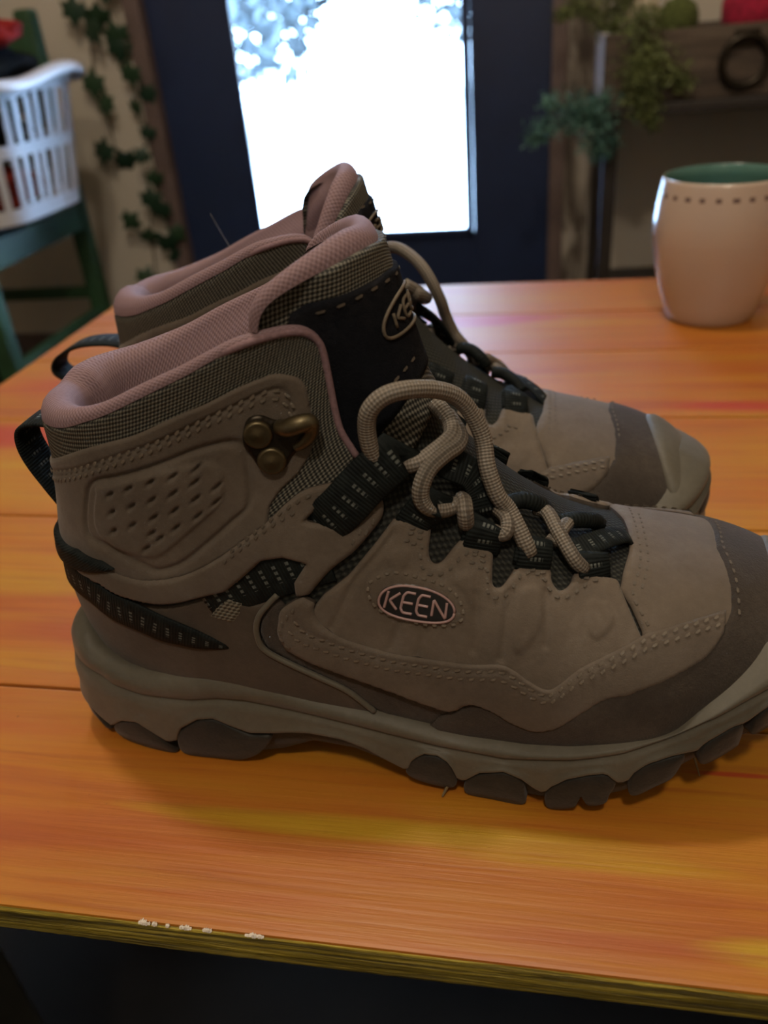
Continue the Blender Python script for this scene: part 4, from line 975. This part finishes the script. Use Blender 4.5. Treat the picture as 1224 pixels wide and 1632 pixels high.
for y in (-.203, .203):
    MB().box((-sx, y - .012, .395), (sx, y + .012, .445), .004).build('seat_rail', M['green'], chair)
    MB().box((-sx, y - .010, .235), (sx, y + .010, .262), .004).build('stretcher', M['green'], chair)
MB().box((-sx - .03, -.235, .447), (sx + .015, .180, .467), .006).build('seat', M['seat'], chair)
for z in (.52, .63, .74):
    MB().box((-sx, .196, z), (sx, .212, z + .055), .005).build('ladder_slat', M['green'], chair)

M['plastic'] = plain('white_plastic', (.66, .66, .70), .38, .03, 20, .03, .0005)
BK = (-1.105, 1.545, FLOOR + .467)
basket = thing('laundry_basket', 'white plastic slotted laundry basket on the green chair', 'basket', BK)
def rrect(hx, hy, r, n_=96):
    P = []
    for cx, cy, a0 in ((hx - r, hy - r, 0), (-hx + r, hy - r, PI / 2), (-hx + r, -hy + r, PI), (hx - r, -hy + r, 1.5 * PI)):
        for k in range(13): P.append((cx + r * math.cos(a0 + PI / 2 * k / 12), cy + r * math.sin(a0 + PI / 2 * k / 12)))
    return resample(P, 2 * (hx + hy) * 1.85 / n_, True)[:n_] if 0 else np.array(resample(np.array(P), .0068, True))
def ring_at(t):     # t 0 bottom .. 1 top
    P = rrect(.165 + .022 * t, .165 + .026 * t, .085)
    return P
Bn = len(ring_at(0)); hgt = .235
def bp(P0, P1, i, t):
    p = P0[i % len(P0)] * (1 - t) + P1[i % len(P1)] * t; return p
base_ring = rrect(.165, .165, .085); m_ = len(base_ring)
def bpt(i, t, inn=0.0):
    p = base_ring[i % m_]; q = p * (1 + .20 * t); l = np.hypot(*q); q = q * (1 - inn / l); return (q[0], q[1], hgt * t)
V, F = [], []
def patch(i0, i1, t0, t1):
    k = len(V)
    for t in (t0, t1):
        for inn in (0, .0028):
            for i in range(i0, i1 + 1): V.append(bpt(i, t, inn))
    w = i1 - i0 + 1; A, Bq, Cq, D = k, k + w, k + 2 * w, k + 3 * w
    for j in range(w - 1):
        F.append((A + j, A + j + 1, Cq + j + 1, Cq + j)); F.append((Bq + j + 1, Bq + j, D + j, D + j + 1))
        F.append((A + j + 1, A + j, Bq + j, Bq + j + 1)); F.append((Cq + j, Cq + j + 1, D + j + 1, D + j))
    F.append((A, Cq, D, Bq)); F.append((A + w - 1, Bq + w - 1, D + w - 1, Cq + w - 1))
for t0, t1 in ((0, .115), (.475, .565), (.90, 1.0)): patch(0, m_, t0, t1)
step = m_ / round(m_ / 4.6)
for r_ in range(int(round(m_ / step))):
    i0 = int(round(r_ * step)); patch(i0, i0 + 2, .11, .48); patch(i0, i0 + 2, .56, .905)
put('slotted_wall', mesh('slotted_wall', V, F, M['plastic'], False), basket)
V = [bpt(i, .004) for i in range(m_)] + [(0, 0, .001)]; F = [(i, (i + 1) % m_, m_) for i in range(m_)]
put('bottom', mesh('bottom', V, F, M['plastic'], False), basket)
rim = []
for i in range(m_):
    p = np.array(bpt(i, 1.0)); a = 2 * PI * i / m_; q = p.copy(); q[:2] *= 1.05; q[2] += .010 * math.cos(4 * a + .35)
    rim.append((p, q))
V, F = [], []
for p, q in rim:
    d = np.array([q[0], q[1], 0]) / np.hypot(q[0], q[1])
    for du_, dz_ in ((-.010, -.020), (-.004, .004), (.004, .010), (.014, .008), (.022, -.002), (.021, -.012), (.017, -.012), (.012, -.001), (.0, .0)):
        V.append(tuple(q + d * du_ + np.array([0, 0, dz_])))
k = 9
for i in range(m_):
    for j in range(k - 1): F.append((i * k + j, ((i + 1) % m_) * k + j, ((i + 1) % m_) * k + j + 1, i * k + j + 1))
put('rim', mesh('rim', V, F, M['plastic']), basket)

def cloth(name, c, sc, col, label, seed, rot=0):
    n_ = 28; V, F = [], []; rnd = random.Random(seed); ph = [rnd.uniform(0, 6.3) for _ in range(8)]
    for i in range(n_ + 1):
        th = PI * i / n_
        for j in range(2 * n_):
            a = PI * j / n_
            r = 1 + .10 * math.sin(3 * a + ph[0] + 2 * th) + .08 * math.sin(5 * a + ph[1] - 3 * th) + .06 * math.sin(7 * th + ph[2] + a) + .04 * math.sin(11 * a + ph[3])
            if i in (0, n_): r = 1
            V.append((sc[0] * r * math.sin(th) * math.cos(a), sc[1] * r * math.sin(th) * math.sin(a), sc[2] * (r * math.cos(th))))
    for i in range(n_):
        for j in range(2 * n_):
            F.append((i * 2 * n_ + j, i * 2 * n_ + (j + 1) % (2 * n_), (i + 1) * 2 * n_ + (j + 1) % (2 * n_), (i + 1) * 2 * n_ + j))
    mt = plain(name + '_' + str(seed), col, .95, .25, 60, .4, .002, Specular_IOR_Level=.08)
    o_ = put(name, mesh(name, V, [tuple(reversed(f)) for f in F], mt)); o_.location = c; o_.rotation_euler = (0, 0, rot)
    return tag(o_, label, 'clothes')
bx, by, bz = BK
cloth('crumpled_shirt', (bx + .082, by + .01, bz + .242), (.105, .125, .048), (.010, .013, .016), 'black crumpled shirt heaped on top inside the white basket', 1)
cloth('crumpled_shirt', (bx + .140, by - .03, bz + .306), (.060, .070, .024), (.24, .018, .016), 'red cloth lying on the black shirt at the top of the basket', 2, .5)
cloth('crumpled_shirt', (bx + .060, by - .112, bz + .145), (.078, .038, .042), (.012, .050, .22), 'blue cloth showing through the upper slots of the white basket', 3)
cloth('crumpled_shirt', (bx + .010, by + .045, bz + .140), (.118, .088, .044), (.012, .014, .015), 'charcoal cloth filling the middle of the white basket behind the slots', 4)
cloth('crumpled_shirt', (bx + .022, by - .01, bz + .046), (.116, .126, .036), (.20, .025, .015), 'rust red cloth at the bottom of the white basket', 5)

# =================================================================== ivy on the wall
M['ivy'] = plain('dark_ivy_leaf', (.011, .036, .018), .5, .35, 30, .2, .001)
M['ivy2'] = plain('pale_ivy_leaf', (.020, .052, .022), .5, .35, 30, .2, .001)
M['stem'] = plain('brown_stem', (.05, .035, .02), .8, .2, 60, .2, .001)
def leaf_mesh(name, mat, L=.05):
    out = [(0, 0), (.18, .30), (.46, .30), (.36, .52), (.42, .72), (.18, .74), (0, 1.05)]
    pts = out + [(-x, y) for x, y in out[::-1][1:-1]]
    V = [(x * L, y * L, -.10 * L * abs(x) - .12 * L * y * y) for x, y in pts] + [(0, .45 * L, .06 * L)]
    k = len(pts); F = [(i, (i + 1) % k, k) for i in range(k)]
    return mesh(name, V, F, mat, True)
LEAF = [leaf_mesh('leaf', M['ivy']), leaf_mesh('leaf', M['ivy2'])]
def vine(label, pts, leaves, seed):
    rnd = random.Random(seed); P = smooth_path(pts, 6)
    t = thing('ivy_vine', label, 'ivy', tuple(P[-1]), 0, 'ivy vines on the wall by the door'); L0 = Vector(P[-1])
    V, F = tube_vf(P - np.array(P[-1]), .0016, 6); put('stem', mesh('stem', V, F, M['stem']), t)
    for x, z, s_, rz in leaves:
        l = put('leaf', LEAF[rnd.random() > .6], t)
        l.location = Vector((x, YW - rnd.uniform(.024, .045), z)) - L0
        l.rotation_euler = (PI / 2 + rnd.uniform(-.5, .3), rnd.uniform(-.3, .3) + PI + rz, rnd.uniform(-.4, .4))
        l.scale = (s_ * 1.35, s_ * 1.35, s_ * 1.35)
    return t
vine('ivy strand hanging on the bare beige wall between basket and door', [(-.975, YW - .02, .75), (-.985, YW - .022, .50), (-.975, YW - .02, .30), (-.985, YW - .024, .18), (-.978, YW - .02, .05), (-.992, YW - .022, -.02)],
     [(-.985, .345, 1.0, .3), (-.972, .30, 1.0, -.3), (-.985, .205, 1.0, .4), (-.970, .160, .95, -.3), (-.990, .065, 1.0, .3), (-.975, .035, 1.0, -.3), (-.985, .42, 1, .2), (-.97, .47, 1, -.3)], 1)
vine('ivy strand trailing down along the rose-brown door casing', [(-.915, YW - .02, .72), (-.92, YW - .024, .45), (-.900, YW - .02, .28), (-.895, YW - .024, .12), (-.890, YW - .02, -.04), (-.925, YW - .026, -.13), (-.945, YW - .022, -.27), (-.94, YW - .02, -.40)],
     [(-.935, .325, 1.0, .4), (-.915, .290, 1.0, -.2), (-.905, .265, 1.0, .3), (-.892, .215, .95, .1), (-.882, .165, .8, -.3), (-.900, .140, .7, .3), (-.885, .085, .7, -.2), (-.892, .040, .7, .3), (-.885, -.010, .75, -.2), (-.905, -.045, 1.0, .1), (-.890, -.075, .9, -.3), (-.945, -.105, .9, .8), (-.935, -.140, .9, .2), (-.910, -.155, 1.0, -.7), (-.885, -.145, .8, -.9), (-.890, -.20, .7, -.4), (-.955, -.235, .95, .3), (-.945, -.275, 1.0, -.2), (-.948, -.31, .9, .1), (-.90, .38, 1., .3), (-.915, .45, 1., -.3)], 2)

# =================================================================== console with the planter box
M['dark_wood'] = plain('near_black_wood', (.022, .017, .014), .5, .3, 14, .25, .001)
n = Nodes('rustic_box'); f = n.noise(n.coord(scale=(2, 14, 22)), 3.0, 5, .65, .5)
M['box'] = n.done(n.ramp(f, [(.35, (.035, .024, .017)), (.55, (.075, .052, .036)), (.72, (.13, .095, .068))]), .72, n.bump(f, .4, .002))
M['box_end'] = plain('window_lit_board', (.60, .58, .60), .6, .15, 16, .3, .001)  # daylight from the door put into the colour of the box end
CO = (.4575, 1.76, FLOOR)
con = thing('console_table', 'narrow dark wooden console standing by the door beneath the planter box', 'console', CO)
MB().box((-.362, -.18, .562), (.36, .18, .580), .003).build('top', M['dark_wood'], con)
for x in (-.335, .335):
    for y in (-.162, .162): MB().box((x - .0125, y - .0125, 0), (x + .0125, y + .0125, .562), .003).build('leg', M['dark_wood'], con)
MB().box((-.335, -.16, .20), (.335, .16, .216), .003).build('shelf', M['dark_wood'], con)
PB = (.430, 1.77, FLOOR + .580)
box = thing('planter_box', 'rustic brown wooden box with iron ring on the dark console', 'box', PB)
hx, hy, hz = .325, .158, .106
MB().box((-hx, -hy, 0), (hx, -hy + .014, hz), .002).build('front_board', M['box'], box)
MB().box((-hx, hy - .014, 0), (hx, hy, hz), .002).build('rear_board', M['box'], box)
MB().box((hx - .013, -hy + .014, .001), (hx - .001, hy - .014, hz - .001), .001).build('end_board', M['box'], box)
tag(MB().box((-hx + .001, -hy + .014, .001), (-hx + .013, hy - .014, hz - .001), .001).build('end_board', M['box_end'], box), 'end of the box, coloured pale for the window light')
MB().box((-hx + .013, -hy + .014, 0), (hx - .013, hy - .014, .010)).build('bottom_board', M['box'], box)
ring = MB(); ring.tube([(-.100 + .036 * math.cos(t), -hy - .008, .052 + .036 * math.sin(t)) for t in np.linspace(0, 2 * PI, 40)], .0062, 10, False)
ring.build('ring_pull', M['brass_dark'], box, True)
MB().box((-.120, -hy - .004, .072), (-.080, -hy, .098), .002).build('ring_plate', M['brass_dark'], box)

def lumpy(name, c, r, col, label, cat, seed, rough=.95, amp=.05, fr=9, mat=None):
    mb = MB(); mb.ball((0, 0, 0), r, 4); rnd = random.Random(seed)
    for v in mb.bm.verts:
        d = v.co.normalized(); v.co *= 1 + amp * math.sin(fr * d.x + seed) * math.sin(fr * d.y * 1.2 + 1) + amp * .7 * rnd.uniform(-1, 1) * .4 + amp * .4 * math.sin(fr * 2.2 * d.z + 3 * d.x)
    mt = plain(name, col, rough, .4, 120, .8, .004)
    o_ = mb.build(name, mt, None, True); o_.location = c
    return tag(o_, label, cat)
lumpy('moss_ball', (.243, 1.790, .196), .036, (.085, .105, .025), 'olive green moss ball in the planter box beside the crimson one', 'ball', 1)
lumpy('yarn_ball', (.372, 1.768, .205), .058, (.42, .010, .045), 'crimson yarn ball at the right in the planter box', 'ball', 2, .85, .03, 14)
lumpy('cream_gourd', (.182, 1.803, .205), .032, (.50, .42, .30), 'cream round gourd between the greenery and the moss ball', 'gourd', 3, .6, .03, 5)
lumpy('filler_moss', (.560, 1.735, .160), .060, (.05, .06, .02), 'dark moss clump filling the far end of the planter box', 'moss', 5)

M['cedar'] = plain('cedar_green', (.075, .150, .065), .65, .45, 25, .3, .001)
M['cedar_blue'] = plain('blue_cedar_green', (.070, .165, .130), .65, .45, 25, .3, .001)
M['olive'] = plain('olive_sprig_green', (.115, .140, .042), .65, .45, 25, .3, .001)
def sprig(label, branches, mat, seed, dens=900, spread=.020, ln=.011):
    rnd = random.Random(seed); o0 = np.array(branches[0][0]); t = thing('cedar_sprig', label, 'greenery', tuple(o0), 0, 'greenery spilling from the planter box')
    mb = MB(); V, F = [], []
    for br in branches:
        P = smooth_path(br, 8) - o0; mb.tube([tuple(p) for p in P], .0016, 5)
        L = np.linalg.norm(np.diff(P, axis=0), axis=1).sum(); cnt = int(L * dens * 9)
        for _ in range(cnt):
            u = rnd.random(); i = min(int(u * (len(P) - 1)), len(P) - 2); p = P[i] + (P[i + 1] - P[i]) * rnd.random()
            q = p + np.array([rnd.gauss(0, 1), rnd.gauss(0, 1), rnd.gauss(0, .8)]) * spread * (.35 + .65 * math.sin(PI * min(1, .15 + u * .9)))
            d = np.array([rnd.gauss(0, 1), rnd.gauss(0, 1), rnd.gauss(-.4, 1)]); d /= np.linalg.norm(d); w = np.cross(d, [rnd.gauss(0, 1), rnd.gauss(0, 1), rnd.gauss(0, 1)]); w /= np.linalg.norm(w) + 1e-9
            l = ln * rnd.uniform(.6, 1.3); k = len(V)
            V += [q, q + d * l * .5 + w * l * .16, q + d * l, q + d * l * .5 - w * l * .16]; F += [(k, k + 1, k + 2, k + 3)]
    mb.build('stem', M['stem'], t)
    lf = put('needles', mesh('needles', V, F, mat, False), t); lf['kind'] = 'stuff'
    return t
sprig('blue-green cedar sprig hanging below the pale end of the planter box', [[(.105, 1.585, .092), (.085, 1.575, .078), (.082, 1.575, .045), (.098, 1.575, .0)], [(.085, 1.575, .075), (.05, 1.575, .070), (.012, 1.575, .055), (-.020, 1.575, .036)], [(.06, 1.575, .075), (.030, 1.575, .095), (.012, 1.575, .092)], [(.09, 1.575, .07), (.112, 1.575, .045), (.116, 1.575, .005)]], M['cedar_blue'], 1, 800, .015)
sprig('dark olive cedar sprig draped over the front of the planter box', [[(.170, 1.66, .205), (.162, 1.596, .198), (.166, 1.585, .14), (.176, 1.58, .09), (.190, 1.58, .045)], [(.168, 1.585, .15), (.20, 1.585, .135), (.238, 1.585, .105)], [(.168, 1.585, .14), (.155, 1.585, .10), (.165, 1.585, .065)]], M['olive'], 2, 800, .017)
sprig('yellow-green sprig standing up at the door end of the planter box', [[(.130, 1.80, .17), (.095, 1.78, .218), (.060, 1.77, .232), (.030, 1.76, .218)], [(.13, 1.80, .18), (.135, 1.79, .235), (.12, 1.79, .26)], [(.13, 1.80, .18), (.150, 1.80, .225), (.160, 1.80, .245)]], M['olive'], 3, 800, .013)

# =================================================================== garden beyond the door
M['leaf_out'] = plain('garden_leaf', (.050, .066, .072), .7, .5, 3, .1, .01)
M['bark'] = plain('garden_bark', (.10, .08, .06), .9, .3, 8, .5, .02)
def tree(label, x, y, r, cz, seed):
    rnd = random.Random(seed); g0 = FLOOR - .12
    t = thing('tree', label, 'tree', (x, y, g0), 0, 'trees beyond the glass door')
    mb = MB(); mb.tube([(0, 0, 0), (.03, 0, (cz - g0) * .6), (0, .03, cz - g0 + r * .6)], .07, 10)
    for k in range(6):
        a = k * 1.05; mb.tube([(0, 0, cz - g0 - r * .3), (r * .6 * math.cos(a), r * .6 * math.sin(a), cz - g0 + .2 * r * math.sin(k * 2))], .022, 6)
    mb.build('trunk', M['bark'], t)
    V, F = [], []
    for _ in range(26000):
        d = np.array([rnd.gauss(0, 1) for _ in range(3)]); d /= np.linalg.norm(d); q = d * r * (rnd.random() ** .38) * (1 + .15 * math.sin(5 * d[0] + seed) * math.sin(6 * d[2])) * [1, 1, .95] + [0, 0, cz - g0]
        e = np.array([rnd.gauss(0, 1) for _ in range(3)]); e /= np.linalg.norm(e); w = np.cross(e, d + .01); w /= np.linalg.norm(w) + 1e-9
        l = rnd.uniform(.11, .20); k = len(V); V += [q, q + e * l * .5 + w * l * .28, q + e * l, q + e * l * .5 - w * l * .28]; F.append((k, k + 1, k + 2, k + 3))
    put('foliage', mesh('foliage', V, F, M['leaf_out'], False), t)['kind'] = 'stuff'
    return t
tree('bushy garden tree at the left behind the door glass', -2.95, 8.0, 2.20, 1.98, 1)
tree('bushy garden tree at the right behind the door glass', -.30, 12.0, 2.3, 2.20, 3)
